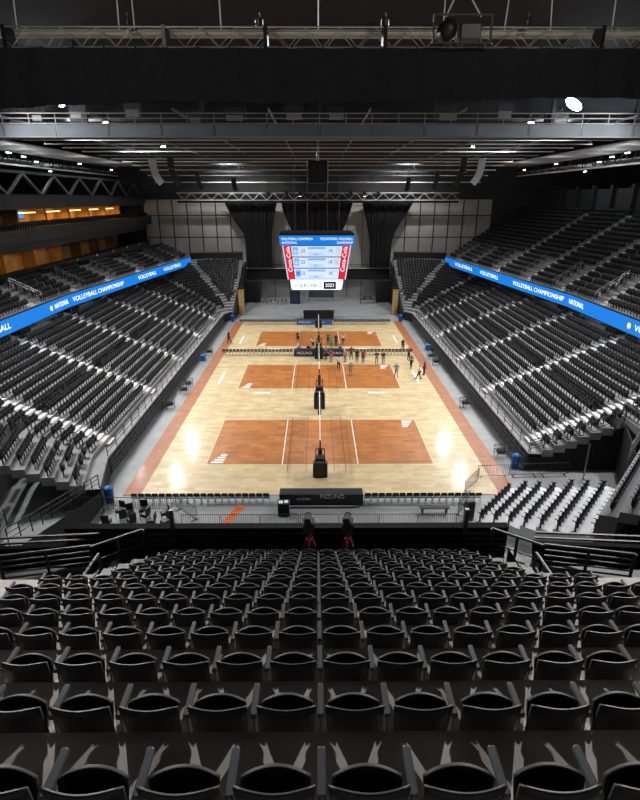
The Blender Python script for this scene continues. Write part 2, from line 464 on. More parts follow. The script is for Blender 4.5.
rail_run('guard_rail', 'stepped rail over the black skirt at the left stand end', [(qa[0]-0.05,qa[1]+0.15,LZ0-RISE),(qb[0],qb[1]+0.15,LZ0+RISE*6)], 1.0, 3, 1.0)
rail_run('guard_rail', 'pale curved balustrade bending round the top of the right tunnel', [(K7+0.3,37.4,LZ0+RISE*6.5),(K7+0.3,34.9,LZ0+RISE*6.5),(K7-1.0,32.8,LZ0+RISE*6.4),(K7-3.2,30.2,LZ0+RISE*6.3)], 1.05, 2, 0.55, M['steel'])
rail_run('guard_rail', 'long rail beside the diagonal stairs at the far left corner seats', [(qb[0]-0.6,qb[1]+1.2,LZ0+RISE*7),(qb[0]-0.4,qb[1]-1.2,LZ0+RISE*5.5),(qb[0]+1.9,qb[1]-4.4,LZ0+RISE*3)], 1.05, 4, 0.8)

# ------------------------------------------------------------------ upper stands
UR, UQ = 0.80, 0.52
UZ0 = 9.15
UAIS = [46.0, 55.5, 65.0, 73.5, 83.0, 91.0, 98.5]
for side, nr, rise in ((1, 17, UQ), (-1, 6, 0.36)):
    w = 'left' if side < 0 else 'right'
    mb = terrace(upper_path, side, range(nr), 0.3, UZ0, UR, rise)
    # balcony underside slab
    pa, pb = upper_path(side, 0.0), upper_path(side, 0.3+UR*nr)
    n = 3
    mb.add([(x,y,UZ0-rise-0.5) for x,y in pa]+[(x,y,UZ0-0.1) for x,y in pa]+[(x,y,UZ0-0.1+0) for x,y in upper_path(side,0.32)]+[(x,y,UZ0+rise*(nr-1)-1.0) for x,y in pb], 
           [(i,i+1,n+i+1,n+i) for i in range(2)]+[(n+i,n+i+1,2*n+i+1,2*n+i) for i in range(2)]+[(i,i+1,3*n+i+1,3*n+i) for i in range(2)])
    struct(mb.build('upper_stand_floor', M['tread']), 'stepped concrete of the upper %s balcony seating' % w, 'seating terrace')
    for k in range(nr):
        z = UZ0+rise*k
        fill_row(upper_path(side, 0.3+UR*k), z, UAIS, 0.45, aw=0.78, skip=lambda x, y, k=k: k < 5 and any(0 < y-a < 2.2 for a in UAIS))
    mb = MB()
    for a in UAIS:
        for k in range(nr):
            d = 0.3+UR*k; p = upper_path(side, d)
            if a < p[1][1]: x = p[1][0]; rot = 0
            else:
                t = (a-p[1][1])/(p[2][1]-p[1][1]); x = lerp(p[1][0], p[2][0], t)
            mb.box(x-0.30 if side > 0 else x-0.06, x+0.06 if side > 0 else x+0.30, a-0.6, a+0.6, UZ0+rise*(k-1), UZ0+rise*(k-0.45)); mb.box(*sorted((x+side*0.06, x+side*0.46)), a-0.6, a+0.6, UZ0+rise*k-0.1, UZ0+rise*k+0.012)
    struct(mb.build('upper_stand_stair_trim', M['steps']), 'pale concrete aisle steps of the upper %s balcony' % w, 'steps')
    # vomitory rails
    for j, a in enumerate(UAIS):
        d0 = 0.6; p = upper_path(side, d0); q = upper_path(side, d0+4*UR)
        def X(p, yy):
            return p[1][0] if yy < p[1][1] else lerp(p[1][0], p[2][0], (yy-p[1][1])/(p[2][1]-p[1][1]))
        rail_run('vomitory_rail', 'grey stair rail beside the %s aisle opening of the %s balcony, from the camera' % (ORD[j+1], w), 
                 [(X(p,a+2.2), a+2.2, UZ0+0.02), (X(q,a+2.2), a+2.2, UZ0+rise*4.4)], 1.0, 3, 1.0, M['steel'], group=None)
    # lower concourse platforms under the balcony, with pale balustrades
    for j, a in enumerate((44.2, 55.6, 67.0)):
        x0 = side*(16+1+RUN*14)
        t = thing('platform_balustrade', 'pale kerb and rail of the %s viewing platform under the %s balcony' % (ORD[j+1], w), 'balustrade', (x0, a, LZ0+RISE*14-0.02))
        MB().box(-0.1, 0.1, -2.3, 2.3, 0.02, 0.35).build('kerb', M['concrete'], t)
        mb = MB()
        for yy in np.linspace(-2.2, 2.2, 8): mb.bar((0,yy,0.35), (0,yy,0.95), 0.035)
        mb.bar((0,-2.25,0.95), (0,2.25,0.95), 0.06)
        mb.build('rail', M['steel'], t)
    # wall at the back of the lower bowl concourse
    pw = [(x, y) for x, y in upper_path(side, 4.6)]
    mb = lat_wall('x', pw, 5.0, UZ0-0.3, None)
    struct(mb.build('wall_concourse_'+w, M['darkwall']), 'dark concourse wall in shadow under the %s balcony' % w, 'wall')

# ribbon boards
RZ0, RZ1 = 7.75, 9.12
for side in (-1, 1):
    w = 'left' if side < 0 else 'right'
    t = thing('ribbon_board', 'long glowing blue LED ribbon board on the front of the %s balcony' % w, 'LED display', (0,0,RZ0))
    P = upper_path(side, -0.22)
    P[0] = (P[0][0], 30)
    P.insert(2, (lerp(P[1][0],P[2][0],.62), lerp(P[1][1],P[2][1],.62)))
    hb = (RZ1-RZ0)
    mb, mh = MB(), MB()
    for a, b in zip(P[:-1], P[1:]):
        mb.bar((a[0],a[1],hb/2), (b[0],b[1],hb/2), 0.10, hb)
    mb.build('screen', M['ledblue'], t)
    P2 = [(x+side*0.14, y) for x, y in P]
    for a, b in zip(P2[:-1], P2[1:]): mh.bar((a[0],a[1],hb/2), (b[0],b[1],hb/2), 0.16, hb+0.2)
    mh.build('housing', M['blackmetal'], t)
    def on(seg, s):
        (x0,y0),(x1,y1) = P[seg], P[seg+1]; L = math.hypot(x1-x0,y1-y0); u = ((x1-x0)/L, (y1-y0)/L)
        return x0+u[0]*s-side*0.056, y0+u[1]*s, math.atan2(u[1], u[0])
    def put(body, seg, s, size, m=None, sx=1.0):
        x, y, a = on(seg, s)
        rz = a if side < 0 else a+PI
        text(body, size, m or M['ledwhite'], t, (x,y,hb/2), (PI/2,0,rz), ext=0.01, sx=sx)
    if side > 0: put('VOLLEYBALL', 0, 15.0, 0.8, sx=1.3); put('NATIONAL', 0, 29.8, 0.8, sx=0.9)
    else: put('VOLLEYBALL', 0, 16.4, 0.8, sx=1.3); put('NATIONAL', 0, 30.1, 0.8, sx=0.85)
    put('VOLLEYBALL CHAMPIONSHIP', 1, 7.4, 0.8, sx=1.25); put('VOLLEYBALL', 1, 22.2, 0.8, sx=1.5)
    put('VOLLEYBALL', 2, 6.6, 0.8, sx=1.8)
    x, y, a = on(0, 18.9 if side > 0 else 27.6)
    MB().lathe([(0.001,-0.02),(0.3,-0.02),(0.3,0.02),(0.001,0.02)], 16, M=Matrix.Rotation(PI/2,4,'Y')).build('emblem', M['ledyellow'], t, loc=(x,y,hb/2))

# ------------------------------------------------------------------ suites on the left
SX = -34.6
mb = MB()
mb.bar((SX,40,10.9), (SX,113,10.9), 0.25, 1.4)
struct(mb.build('wall_lounge_parapet', M['darkwall']), 'grey parapet between the left balcony seats and the lounge level', 'wall')
mb = MB()
for i in range(9): mb.box(SX+0.14, SX+0.18, 50+7*i-0.25, 50+7*i+0.25, 11.25, 11.55)
struct(mb.build('parapet_marker_trim', M['white']), 'small white section number plates along the left parapet', 'sign plates')
mb = MB(); mb.box(-41, SX-0.2, 40, 113, 10.3, 10.5); mb.box(-41, SX-0.6, 40, 113, 13.9, 14.2); mb.box(-41, SX+0.8, 40, 113, 16.0, 16.2); mb.box(-41, SX-0.2, 40, 113, 18.6, 18.8)
struct(mb.build('suite_floor_slab', M['darkwall']), 'dark floor slabs of the left lounge and suite levels', 'floor')
mb = MB(); mb.bar((SX-0.3,40,14.3), (SX-0.3,113,14.3), 0.25, 1.0); mb.bar((SX+0.9,40,15.6), (SX+0.9,113,15.6), 0.2, 1.5); mb.bar((SX-0.1,40,19.1), (SX-0.1,113,19.1), 0.3, 1.3)
struct(mb.build('wall_suite_fascia', M['darkwall']), 'dark fascia bands above and below the left suite openings', 'wall')
mb = MB(); mb.box(-41.2, -41, 40, 113, 10, 20)
for i in range(10):
    y = 42+7.6*i
    mb.box(-41, -39.0, y, y+0.5, 16.2, 18.6); mb.box(-41, -39.2, y+3, y+3.4, 10.5, 13.9)
struct(mb.build('wall_suite_back', M['amberwall']), 'amber lit back and partition walls of the suites', 'wall')
for i in range(10):
    y = 42+7.6*i
    if i in (3, 9): continue
    t = tag(MB().box(-40.3, -39.9, y+1.2, y+6.8, 17.75, 17.85).build('suite_lamp', M['lampamber']), 'warm strip lamp in the %s lit suite of the upper left level, from the camera' % ORD[i+1], 'lamp')
    la = bpy.data.lights.new('suite_glow', 'AREA'); la.shape = 'RECTANGLE'; la.size = 5; la.size_y = 1.0; la.energy = 130; la.color = (1,0.58,0.22)
    lo = bpy.data.objects.new('suite_glow', la); COL.objects.link(lo); lo.location = (-39.2, y+4, 17.7); lo.rotation_euler = (0,0,PI/2)
for i in range(5):
    y = 44+7.6*i
    t = tag(MB().box(-38.6, -38.4, y+0.8, y+6.4, 13.4, 13.5).build('lounge_lamp', M['lampamber']), 'warm strip lamp in the %s bay of the lower left lounge, from the camera' % ORD[i+1], 'lamp')
    la = bpy.data.lights.new('lounge_glow', 'AREA'); la.shape = 'RECTANGLE'; la.size = 5; la.size_y = 1.0; la.energy = 28; la.color = (1,0.58,0.24)
    lo = bpy.data.objects.new('lounge_glow', la); COL.objects.link(lo); lo.location = (-38.5, y+4, 13.35); lo.rotation_euler = (0,0,PI/2)
t = thing('television', 'blue glowing television on the suite wall at the far left', 'television', (-40.9, 76.8, 17.0))
MB().rbox(0, 0.08, -0.9, 0.9, 0, 1.1, 0.02).build('casing', M['black'], t); MB().box(0.08, 0.09, -0.82, 0.82, 0.06, 1.04).build('screen', M['screenblue'], t)
# seats on the suite balcony and the lounge
for y in np.arange(46, 112, 0.62):
    SEATS.append((SX+0.3, y, 16.2, -PI/2)); SEATS.append((SX-2.3, y, 10.5, -PI/2)); SEATS.append((SX-0.6, y, 16.2, -PI/2))
# left side roof braces above the suites
t = thing('brace_truss', 'dark grey diagonal brace truss above the left suites', 'truss', (SX-0.5, 48, 19.93))
mb = MB(); mb.bar((0,0,0), (0,64,0), 0.35); mb.bar((0,0,2.6), (0,64,2.6), 0.3); mb.build('chords', M['roofsteel'], t)
mb = MB()
for i in range(8): mb.bar((0,i*8,0.1), (0,i*8+4,2.5), 0.28); mb.bar((0,i*8+4,2.5), (0,i*8+8,0.1), 0.28)
mb.build('braces', M['brace'], t)

# ------------------------------------------------------------------ far end wall, stage
YE = 113.0
mb = MB(); mb.box(-60, 60, YE, YE+0.4, 0, 32)
struct(mb.build('wall_end', M['darkwall']), 'dark far end wall of the arena', 'wall')
for s in (-1, 1):
    w = 'left' if s < 0 else 'right'
    x0, x1 = sorted((s*14.8, s*35))
    o = struct(MB().box(x0, x1, YE-0.3, YE-0.02, 4, 19.4).build('wall_panelling_'+w, M['panel']), 'pale grey panelled wall at the %s of the stage' % w, 'wall panels')
    mb = MB()
    for i in range(8): x = x0+(x1-x0)*i/7; mb.box(x-0.12, x+0.12, YE-0.36, YE-0.3, 4, 19.4)
    for z in (12.2, 16.4): mb.box(x0, x1, YE-0.35, YE-0.3, z-0.1, z+0.1)
    mb.build('trim_seams', M['darkwall'], o)
o = struct(MB().box(-15, 15, YE-0.35, YE-0.02, 0, 19).build('wall_stage_back', M['panel']), 'grey wall behind the stage curtains', 'wall')
mb = MB()
for x in (-12,-9,-6,-3,0,3,6,9,12): mb.box(x-0.05, x+0.05, YE-0.4, YE-0.35, 0, 19)
mb.build('trim_seams', M['darkwall'], o)
t = thing('stage_balcony', 'black balcony beam with a pale top rail across the stage back', 'balcony', (0, 110.6, 4.0))
MB().box(-14.7, 14.7, 0, 2.0, 0, 2.2).build('beam', M['cloth'], t)
MB().box(-14.7, 14.7, -0.06, 0.05, 2.2, 2.34).build('ledge', M['pipe'], t)
mb = MB(); mb.bar((-14.7,0.2,3.0), (14.7,0.2,3.0), 0.08); mb.bar((-14.7,0.2,2.7), (14.7,0.2,2.7), 0.05)
for i in range(16): mb.bar((-14.7+i*1.96,0.2,2.3), (-14.7+i*1.96,0.2,3.0), 0.06)
mb.build('rail', M['rail'], t)
def drape(name, label, prof, y, ztop, group=None):
    """prof: list of (z, xleft, xright), pleated cloth hung from ztop"""
    mb = MB(); n = 60; rows = []
    for z, a, b in prof:
        for lay in (0, 1):
            pass
    vs, fs = [], []
    for z, a, b in prof:
        for i in range(n+1):
            u = i/n; x = lerp(a, b, u); yy = 0.22*math.sin(u*2*PI*11)+0.1*math.sin(u*31)
            vs.append((x, yy, z-ztop))
    for z, a, b in prof:
        for i in range(n+1):
            u = i/n; x = lerp(a, b, u); yy = 0.22*math.sin(u*2*PI*11)+0.1*math.sin(u*31)+0.06
            vs.append((x, yy, z-ztop))
    m = len(prof); N = n+1; off = m*N
    for j in range(m-1):
        for i in range(n):
            fs.append((j*N+i, j*N+i+1, (j+1)*N+i+1, (j+1)*N+i)); fs.append((off+j*N+i, off+(j+1)*N+i, off+(j+1)*N+i+1, off+j*N+i+1))
    t = thing(name, label, 'curtain', (0, y, ztop), 0, group)
    mb.add(vs, fs).build('cloth', M['cloth'], t, True)
    mb = MB(); mb.tube([(prof[0][1]-0.3,0,0.1), (prof[0][2]+0.3,0,0.1)], 0.07, 8); mb.build('hanging_pipe', M['pipe'], t)
    return t
drape('stage_curtain', 'black tied back curtain hanging at the left of the stage', [(18.9,-18.3,-8.0),(17.4,-17.6,-8.4),(15.2,-16.4,-8.9),(13.2,-14.9,-9.2),(11,-14.5,-9.2),(6.4,-14.4,-9.2)], 110.05, 18.9)
drape('stage_curtain', 'black tied back curtain hanging at the right of the stage', [(18.9,8.6,18.6),(17.4,9.0,17.8),(15.2,9.6,16.4),(13.2,10.0,15.2),(11,10.4,14.7),(6.4,10.4,14.6)], 110.05, 18.9)
drape('stage_curtain', 'black swag curtain hanging behind the scoreboard', [(18.9,-7.2,6.8),(17.4,-6.9,6.4),(15.2,-6.0,5.6),(13.4,-5.2,4.8)], 110.0, 18.9)
for s in (-1, 1):
    w = 'left' if s < 0 else 'right'
    t = thing('screened_box', 'black screened box seats above the far %s corner of the bowl' % w, 'box seats', (s*20.0, 107.3, 5.2), s*math.radians(-8))
    MB().box(-5.1, 5.1, 0, 1.6, 0, 4.2).build('body', M['black'], t)
    mb = MB(); mb.box(-5.2, 5.2, -0.1, 1.7, 4.2, 4.45); mb.build('top', M['rail'], t)
    mb = MB()
    for x in (-2.4, 2.2): mb.lathe([(0.001,0),(0.25,0.02),(0.25,0.1),(0.001,0.12)], 12, c=(x,-0.02,2.0), M=Matrix.Rotation(PI/2,4,'X'))
    mb.build('lamp', M['steel'], t)
    mb = MB(); mb.box(s*0.5-0.5, s*0.5+0.5, -0.03, 0, 0.2, 2.4) ; mb.build('door', M['rail'], t)
    x0, x1 = sorted((s*11.6, s*14.4))
    MB().box(x0, x1, 106.5, 106.8, 0, 4.3).build('stage_masking_cloth', M['cloth']); tag(bpy.data.objects['stage_masking_cloth' + ('' if s < 0 else '.001')], 'black cloth panel closing the %s side of the stage floor' % w, 'curtain')

# proscenium truss
def box_truss(name, label, p, length, h=0.6, m=None, cat='truss', group=None, lace=1.0, r=0.035, w=None, dia=0.6):
    t = thing(name, label, cat, p, 0, group); w = w or h
    mb = MB(); L = length/2
    for z in (0, h):
        for y in (0, w): mb.tube([(-L,y,z), (L,y,z)], r, 6)
    mb.build('chords', m or M['alu'], t)
    mb = MB(); n = max(2, int(length/(lace*h)))
    for i in range(n):
        a, b = -L+length*i/n, -L+length*(i+1)/n
        for y in (0, w):
            if i % 2: mb.tube([(a,y,0),(b,y,h)], r*dia, 5)
            else: mb.tube([(a,y,h),(b,y,0)], r*dia, 5)
        if w > 0.3 and i % 2: mb.tube([(a,0,0),(b,w,0)], r*dia, 5)
    mb.build('lacing', m or M['alu'], t)
    return t
t = box_truss('hanging_stage_truss', 'long dark truss above the stage curtains', (0, 108.0, 19.3), 54, 1.3, M['pipe'], r=0.05)
MB().box(-27, 27, 0.2, 1.0, -0.5, -0.08).build('masking', M['cloth'], t)

# ------------------------------------------------------------------ roof
struct(MB().box(-60, 60, -8, 116, 31, 31.4).build('ceiling', M['deck']), 'dark roof deck high above the arena', 'ceiling')
struct(MB().box(-60, 60, -8.4, -8, 0, 32).build('wall_rear', M['darkwall']), 'dark wall behind the upper end seats', 'wall')
struct(MB().box(-60.4, -60, -8, 116, 0, 32).build('wall_left', M['darkwall']), 'dark outer wall beyond the left suites', 'wall')
struct(MB().box(60, 60.4, -8, 116, 0, 32).build('wall_right', M['darkwall']), 'dark outer wall beyond the right balcony', 'wall')
ob = MB().bar((44.2,18,14.0), (44.2,112,14.0), 0.3, 14.0)
struct(ob.build('wall_balcony_back_right', M['darkwall']), 'dark grey wall with columns behind the right balcony top row', 'wall')
mb = MB()
for i in range(12): mb.box(43.4, 44.0, 50+5.6*i, 50.7+5.6*i, 17.2, 21.5)
struct(mb.build('balcony_column_trim', M['roofsteel']), 'dark grey columns behind the right balcony top row', 'columns')
# cross pipes and trusses of the rigging grid
GR = [(55.0,25.1,'steel'),(59.5,25.2,'pipe'),(64,25.2,'steel'),(68.5,25.2,'pipe'),(74,25.2,'pipe'),(79,25.1,'steel'),(84,25.0,'pipe'),(89,24.9,'beige'),(93,24.6,'beige'),(97,24.1,'pipe'),(101,23.4,'steel'),(105,22.4,'pipe')]
for i, (y, z, m) in enumerate(GR):
    t = thing('ceiling_truss', 'long roof truss spanning the hall, %s of the row from the catwalk to the stage' % ORD[i+1], 'truss', (0, y, z))
    mb = MB(); mb.bar((-30,0,0), (30,0,0), 0.09, 0.12); mb.build('bottom_chord', M[m], t)
    mb = MB(); mb.bar((-31,0,1.8), (31,0,1.8), 0.2, 0.3); mb.build('top_chord', M['roofsteel'], t)
    mb = MB()
    for k in range(20): mb.bar((-30+3*k,0,0), (-28.5+3*k,0,1.8), 0.06); mb.bar((-28.5+3*k,0,1.8), (-27+3*k,0,0), 0.06)
    mb.build('web', M['roofsteel'], t)
for i, x in enumerate((-27,-19,-11.5,-4,4,11.5,19,27)):
    t = tag(MB().bar((0,46.6,0), (0,108,-0.0), 0.10, 0.16).build('rigging_beam', M['steel'], None, loc=(x,0,26.2)), 'pale rigging beam running towards the stage, %s from the left side of the hall' % ORD[i+1], 'beam')
# deep roof beams above
for i, y in enumerate((52,66,80,94)):
    tag(MB().box(-58,58,-0.25,0.25,0,2.2).build('roof_beam', M['roofsteel'], None, loc=(0,y,28.4)), 'deep dark roof beam over the court, %s from the camera' % ORD[i+1], 'beam')
# side soffits
for s in (-1, 1):
    w = 'left' if s < 0 else 'right'
    mb = MB(); xa, xb = sorted((s*31.5, s*38)); mb.box(xa, xb, 58, 104, 25.0, 25.15); xa, xb = sorted((s*38.6, s*46)); mb.box(xa, xb, 60, 111, 24.2, 24.35)
    struct(mb.build('ceiling_soffit_'+w, M['soffit']), 'pale soffit panels under the roof at the %s side' % w, 'ceiling')
    t = thing('ceiling_side_truss', 'long sloping edge truss under the roof on the %s side' % w, 'truss', (s*38.3, 50, 23.6))
    mb = MB(); mb.bar((0,0,0), (0,60,0), 0.2); mb.bar((0,0,1.6), (0,60,1.6), 0.2); mb.build('chords', M['pipe'], t)
    mb = MB()
    for k in range(20): mb.bar((0,3*k,0), (0,3*k+1.5,1.6), 0.1); mb.bar((0,3*k+1.5,1.6), (0,3*k+3,0), 0.1)
    mb.build('web', M['roofsteel'], t)
    for i, (x, y, z) in enumerate(((s*33,62,24.2),(s*34.5,68,24.2),(s*36,74,24.0),(s*33,80,24.1),(s*33,92,23.9),(s*40,86,23.4))):
        t = thing('ceiling_tube_light', 'small white tube light under the %s soffit, %s from the camera' % (w, ORD[i+1]), 'lamp', (x,y,z))
        MB().box(-0.08,0.08,-0.5,0.5,0.05,0.14).build('fitting', M['roofsteel'], t); MB().tube([(0,-0.45,0),(0,0.45,0)], 0.05, 8).build('tube', M['tubelamp'], t)
        la = bpy.data.lights.new('tube_glow', 'POINT'); la.energy = 120; la.shadow_soft_size = 0.3; la.color = (0.9,0.96,1)
        lo = bpy.data.objects.new('tube_glow', la); COL.objects.link(lo); lo.location = (x,y,z-0.3)

# catwalk
t = thing('catwalk', 'blue grey catwalk with rails crossing the hall below the roof', 'catwalk', (0,45,24.05))
mb = MB()
for i in range(16): mb.box(-32+4*i+0.08, -28+4*i-0.08, -0.05, 0.05, 0.05, 0.86)
mb.build('side_panel', M['catwalk'], t)
MB().box(-32,32,0,1.6,-0.05,0.05).build('deck', M['roofsteel'], t)
mb = MB(); mb.bar((-32,-0.07,0.0), (32,-0.07,0.0), 0.07); mb.bar((-32,0,0.93), (32,0,0.93), 0.06); mb.bar((-32,0,1.28), (32,0,1.28), 0.06); mb.bar((-32,0,1.62), (32,0,1.62), 0.07)
for i in range(33): mb.bar((-32+2*i,0,0.0), (-32+2*i,0,1.65), 0.06)
mb.build('railing', M['steel'], t)
for i in range(7): MB().bar((-27+9*i,0.8,0), (-27+9*i,0.8,6.9), 0.3, 0.3).build('hanger', M['roofsteel'], t)
rnd = random.Random(3)
for i in range(14):
    x = -26+4*i+rnd.uniform(-.8,.8)
    t = thing('equipment_rack', 'dark equipment cabinet on the catwalk, %s from its left end' % ORD[i+1], 'cabinet', (x,46.0,24.11))
    h = rnd.uniform(1.2,2.6); w_ = rnd.uniform(.4,.9)
    MB().box(-w_,w_,0,0.5,0,h).build('cabinet', M['roofsteel'], t); MB().box(-w_*0.8,w_*0.8,-0.02,0,h*0.55,h*0.75).build('panel', M['steel'], t)

# flood lamps along both sides: real lamps of the place, save the added stage wall pair
LAMPS = [(40,28.3),(59,28.4),(72,28.2),(85,28.0),(98,27.8)]
def flood(x, y, z, tx, ty, label, energy, tz=0.0, cone=120, blend=1.0, r=0.4):
    t = thing('hanging_flood_lamp', label, 'lamp', (x,y,z))
    d = Vector((tx-x, ty-y, tz-z)).normalized(); R = d.to_track_quat('-Z','Y').to_matrix().to_4x4()
    MB().lathe([(0.12,0.55),(0.22,0.5),(0.42,0.05),(0.45,0.0),(0.45,-0.04)], 20, M=R).build('housing', M['blackmetal'], t)
    MB().lathe([(0.001,-0.06),(r,-0.10),(r,-0.05),(0.001,-0.04)], 20, M=R).build('lens', M['lampwhite'], t)
    mb = MB(); mb.bar((-0.5,0,0), (-0.5,0,1.0), 0.05); mb.bar((0.5,0,0), (0.5,0,1.0), 0.05); mb.bar((-0.5,0,1.0), (0.5,0,1.0), 0.05); mb.bar((0,0,1.0), (0,0,30.98-z), 0.06)
    mb.build('yoke', M['blackmetal'], t)
    la = bpy.data.lights.new('flood_beam', 'SPOT'); la.energy = energy; la.spot_size = math.radians(cone); la.spot_blend = blend; la.shadow_soft_size = 0.45; la.color = (1.0,0.985,0.95)
    lo = bpy.data.objects.new('flood_beam', la); COL.objects.link(lo); lo.location = Vector((x,y,z))+d*0.3
    lo.rotation_euler = d.to_track_quat('-Z','Y').to_euler()
POW = 15800
for s in (-1, 1):
    for i, (y, z) in enumerate(LAMPS):
        flood(s*(25.2 if i == 1 else 26), y, z, s*4, 40+(y-40)*0.74, 'round white flood lamp under the roof on the %s side, %s from the camera' % ('left' if s < 0 else 'right', ORD[i+1]), POW, r=0.85 if i == 1 and s > 0 else 0.4)
for s in (-1, 1):
    flood(s*23.5, 51.5, 28.6, s*1.0, 3, 'round white flood lamp turned towards the nearest seats, on the %s side' % ('left' if s < 0 else 'right'), 190000, 16.0, 38, 0.5)
for s in (-1, 1):
    flood(s*16, 99, 27.6, s*14, 113, 'round white flood lamp turned towards the stage wall, on the %s side' % ('left' if s < 0 else 'right'), 9000, 8.0, 110, 1.0)  # added pair, only there to brighten the far end wall
    t = thing('hanging_fill_lamp', 'black house lamp above the nearest seats on the %s side' % ('left' if s < 0 else 'right'), 'lamp', (s*8, 7, 27.6))  # added out of view as dim fill on the nearest seats
    MB().lathe([(0.5,0.0),(0.42,0.12),(0.12,0.5),(0.06,0.6)], 16).build('shade', M['blackmetal'], t); MB().lathe([(0.001,0.0),(0.36,0.0),(0.36,0.03),(0.001,0.03)], 16).build('lens', M['tubelamp'], t)
    MB().bar((0,0,0.6),(0,0,3.38),0.05).build('rod', M['blackmetal'], t)
    la = bpy.data.lights.new('fill_glow', 'SPOT'); la.energy = 70; la.spot_size = math.radians(165); la.spot_blend = 0.6; la.shadow_soft_size = 0.5; la.color = (1.0,0.95,0.92)
    lo = bpy.data.objects.new('fill_glow', la); COL.objects.link(lo); lo.location = (s*8, 7, 27.5)
for s in (-1, 1):  # added lamps out of view that brighten the near truss, tube and drape
    t = thing('hanging_truss_fill', 'small work lamp in front of the near silver truss on the %s side' % ('left' if s < 0 else 'right'), 'lamp', (s*6.5, 13.5, 26.6))
    MB().lathe([(0.3,0.0),(0.26,0.08),(0.08,0.3),(0.05,0.36)], 16).build('shade', M['blackmetal'], t); MB().lathe([(0.001,0.0),(0.2,0.0),(0.2,0.02),(0.001,0.02)], 16).build('lens', M['tubelamp'], t)
    MB().bar((0,0,0.36),(0,0,4.38),0.04).build('rod', M['blackmetal'], t)
    la = bpy.data.lights.new('truss_fill_glow', 'SPOT'); la.energy = 420; la.spot_size = math.radians(125); la.spot_blend = 0.5; la.shadow_soft_size = 0.2; la.color = (1.0,0.95,0.9)
    lo = bpy.data.objects.new('truss_fill_glow', la); COL.objects.link(lo); lo.location = (s*6.5, 13.5, 26.5); lo.rotation_euler = Vector((0,6.5,-3.2)).to_track_quat('-Z','Y').to_euler()
# a few added fill lamps that brighten the stands
for s in (-1, 1):
    for i, y in enumerate((40, 62, 86)):
        t = thing('hanging_fill_lamp', 'black house lamp over the %s balcony, %s from the camera' % ('left' if s < 0 else 'right', ORD[i+1]), 'lamp', (s*33, y, 27.6))
        MB().lathe([(0.5,0.0),(0.42,0.12),(0.12,0.5),(0.06,0.6)], 16).build('shade', M['blackmetal'], t); MB().lathe([(0.001,0.0),(0.36,0.0),(0.36,0.03),(0.001,0.03)], 16).build('lens', M['tubelamp'], t)
        MB().bar((0,0,0.6),(0,0,3.38),0.05).build('rod', M['blackmetal'], t)
        la = bpy.data.lights.new('fill_glow', 'SPOT'); la.energy = 26000; la.spot_size = math.radians(150); la.spot_blend = 1; la.shadow_soft_size = 0.4; la.color = (0.97,0.98,1.0)
        lo = bpy.data.objects.new('fill_glow', la); COL.objects.link(lo); lo.location = (s*33, y, 27.5)

# hung speakers
def array(label, x, y, ztop, n, m, s, w=1.2, group=None, hb=0.36):
    t = thing('line_array_speaker', label, 'loudspeaker', (x,y,ztop), s*math.radians(80), group)
    ang = 0.0; p = Vector((0,0,0)); mb = MB(); mg = MB()
    for i in range(n):
        R = Matrix.Translation(p) @ Matrix.Rotation(ang,4,'X')
        mb.rbox(-w/2, w/2, -0.0, 0.75, -hb+0.03, 0, 0.03, R); mg.box(-w/2+0.08, w/2-0.08, -0.02, 0, -hb+0.07, -0.05, R)
        p = p + Matrix.Rotation(ang,3,'X') @ Vector((0,0,-hb)); ang += math.radians(3.2+0.5*i)
    mb.build('cabinets', m, t); mg.build('grilles', M['black'], t)
    mb = MB(); mb.box(-w/2,w/2,0,0.75,0.02,0.14); mb.bar((0,0.35,0.14),(0,0.35,3.4),0.05); mb.build('hanging_bracket', M['blackmetal'], t)
    return t
M['whitecab'] = mat('white_speaker_cabinet', (0.45,0.50,0.55), 0.5)
array('white curved line array speaker hanging at the left of the roof grid', -20.2, 69, 24.1, 9, M['whitecab'], -1)
array('black curved line array speaker just right of the left white array', -18.2, 69.6, 24.0, 9, M['black'], -1, 0.7)
array('white curved line array speaker hanging at the right of the roof grid', 19.9, 69, 24.1, 9, M['whitecab'], 1)
array('black curved line array speaker just left of the right white array', 17.9, 69.6, 24.0, 9, M['black'], 1, 0.7)
array('black line array hanging left of centre near the stage curtain', -20.6, 96, 23.6, 8, M['black'], -1)
array('shorter black line array nearest the left of the scoreboard top', -14.6, 96, 22.7, 6, M['black'], -1)
array('black line array hanging right of centre near the stage curtain', 20.4, 96, 23.6, 8, M['black'], 1)
array('shorter black line array nearest the right of the scoreboard top', 15.6, 96, 22.7, 6, M['black'], 1)
t = thing('speaker_cluster', 'black square hanging box above the scoreboard', 'loudspeaker', (-0.1, 74, 21.5))
MB().rbox(-1.35,1.35,0,2.2,0,2.7,0.05).build('cabinet', M['black'], t); MB().box(-1.25,1.25,-0.03,0,0.1,2.6).build('grille', M['cloth'], t)
MB().tube([(0,1,2.7),(0,1,9.3)],0.16,8).build('hanging_pipe', M['steel'], t)
mb = MB()
for x in (-1.6,-0.8,0.9): mb.tube([(x,0.6,2.7 if abs(x)<1.3 else 3.6),(x,0.6,9.3)],0.025,6)
mb.build('cable', M['cable'], t)
# moving heads on the stage truss line
for i, x in enumerate((-9.5,-6,-3.4,6.2,8.8,11.5)):
    t = thing('stage_spotlight', 'small black stage spotlight on the far truss, %s from the left' % ORD[i+1], 'spotlight', (x,107.4,20.5))
    MB().box(-0.35,0.35,-0.3,0.3,0.3,0.6).build('base', M['black'], t)
    MB().lathe([(0.28,-0.5),(0.35,-0.2),(0.3,0.25)],12).build('head', M['black'], t)
    MB().lathe([(0.001,-0.53),(0.22,-0.53),(0.22,-0.5),(0.001,-0.5)],12).build('lens', M['tubelamp'] if i in (2,4) else M['steel'], t)

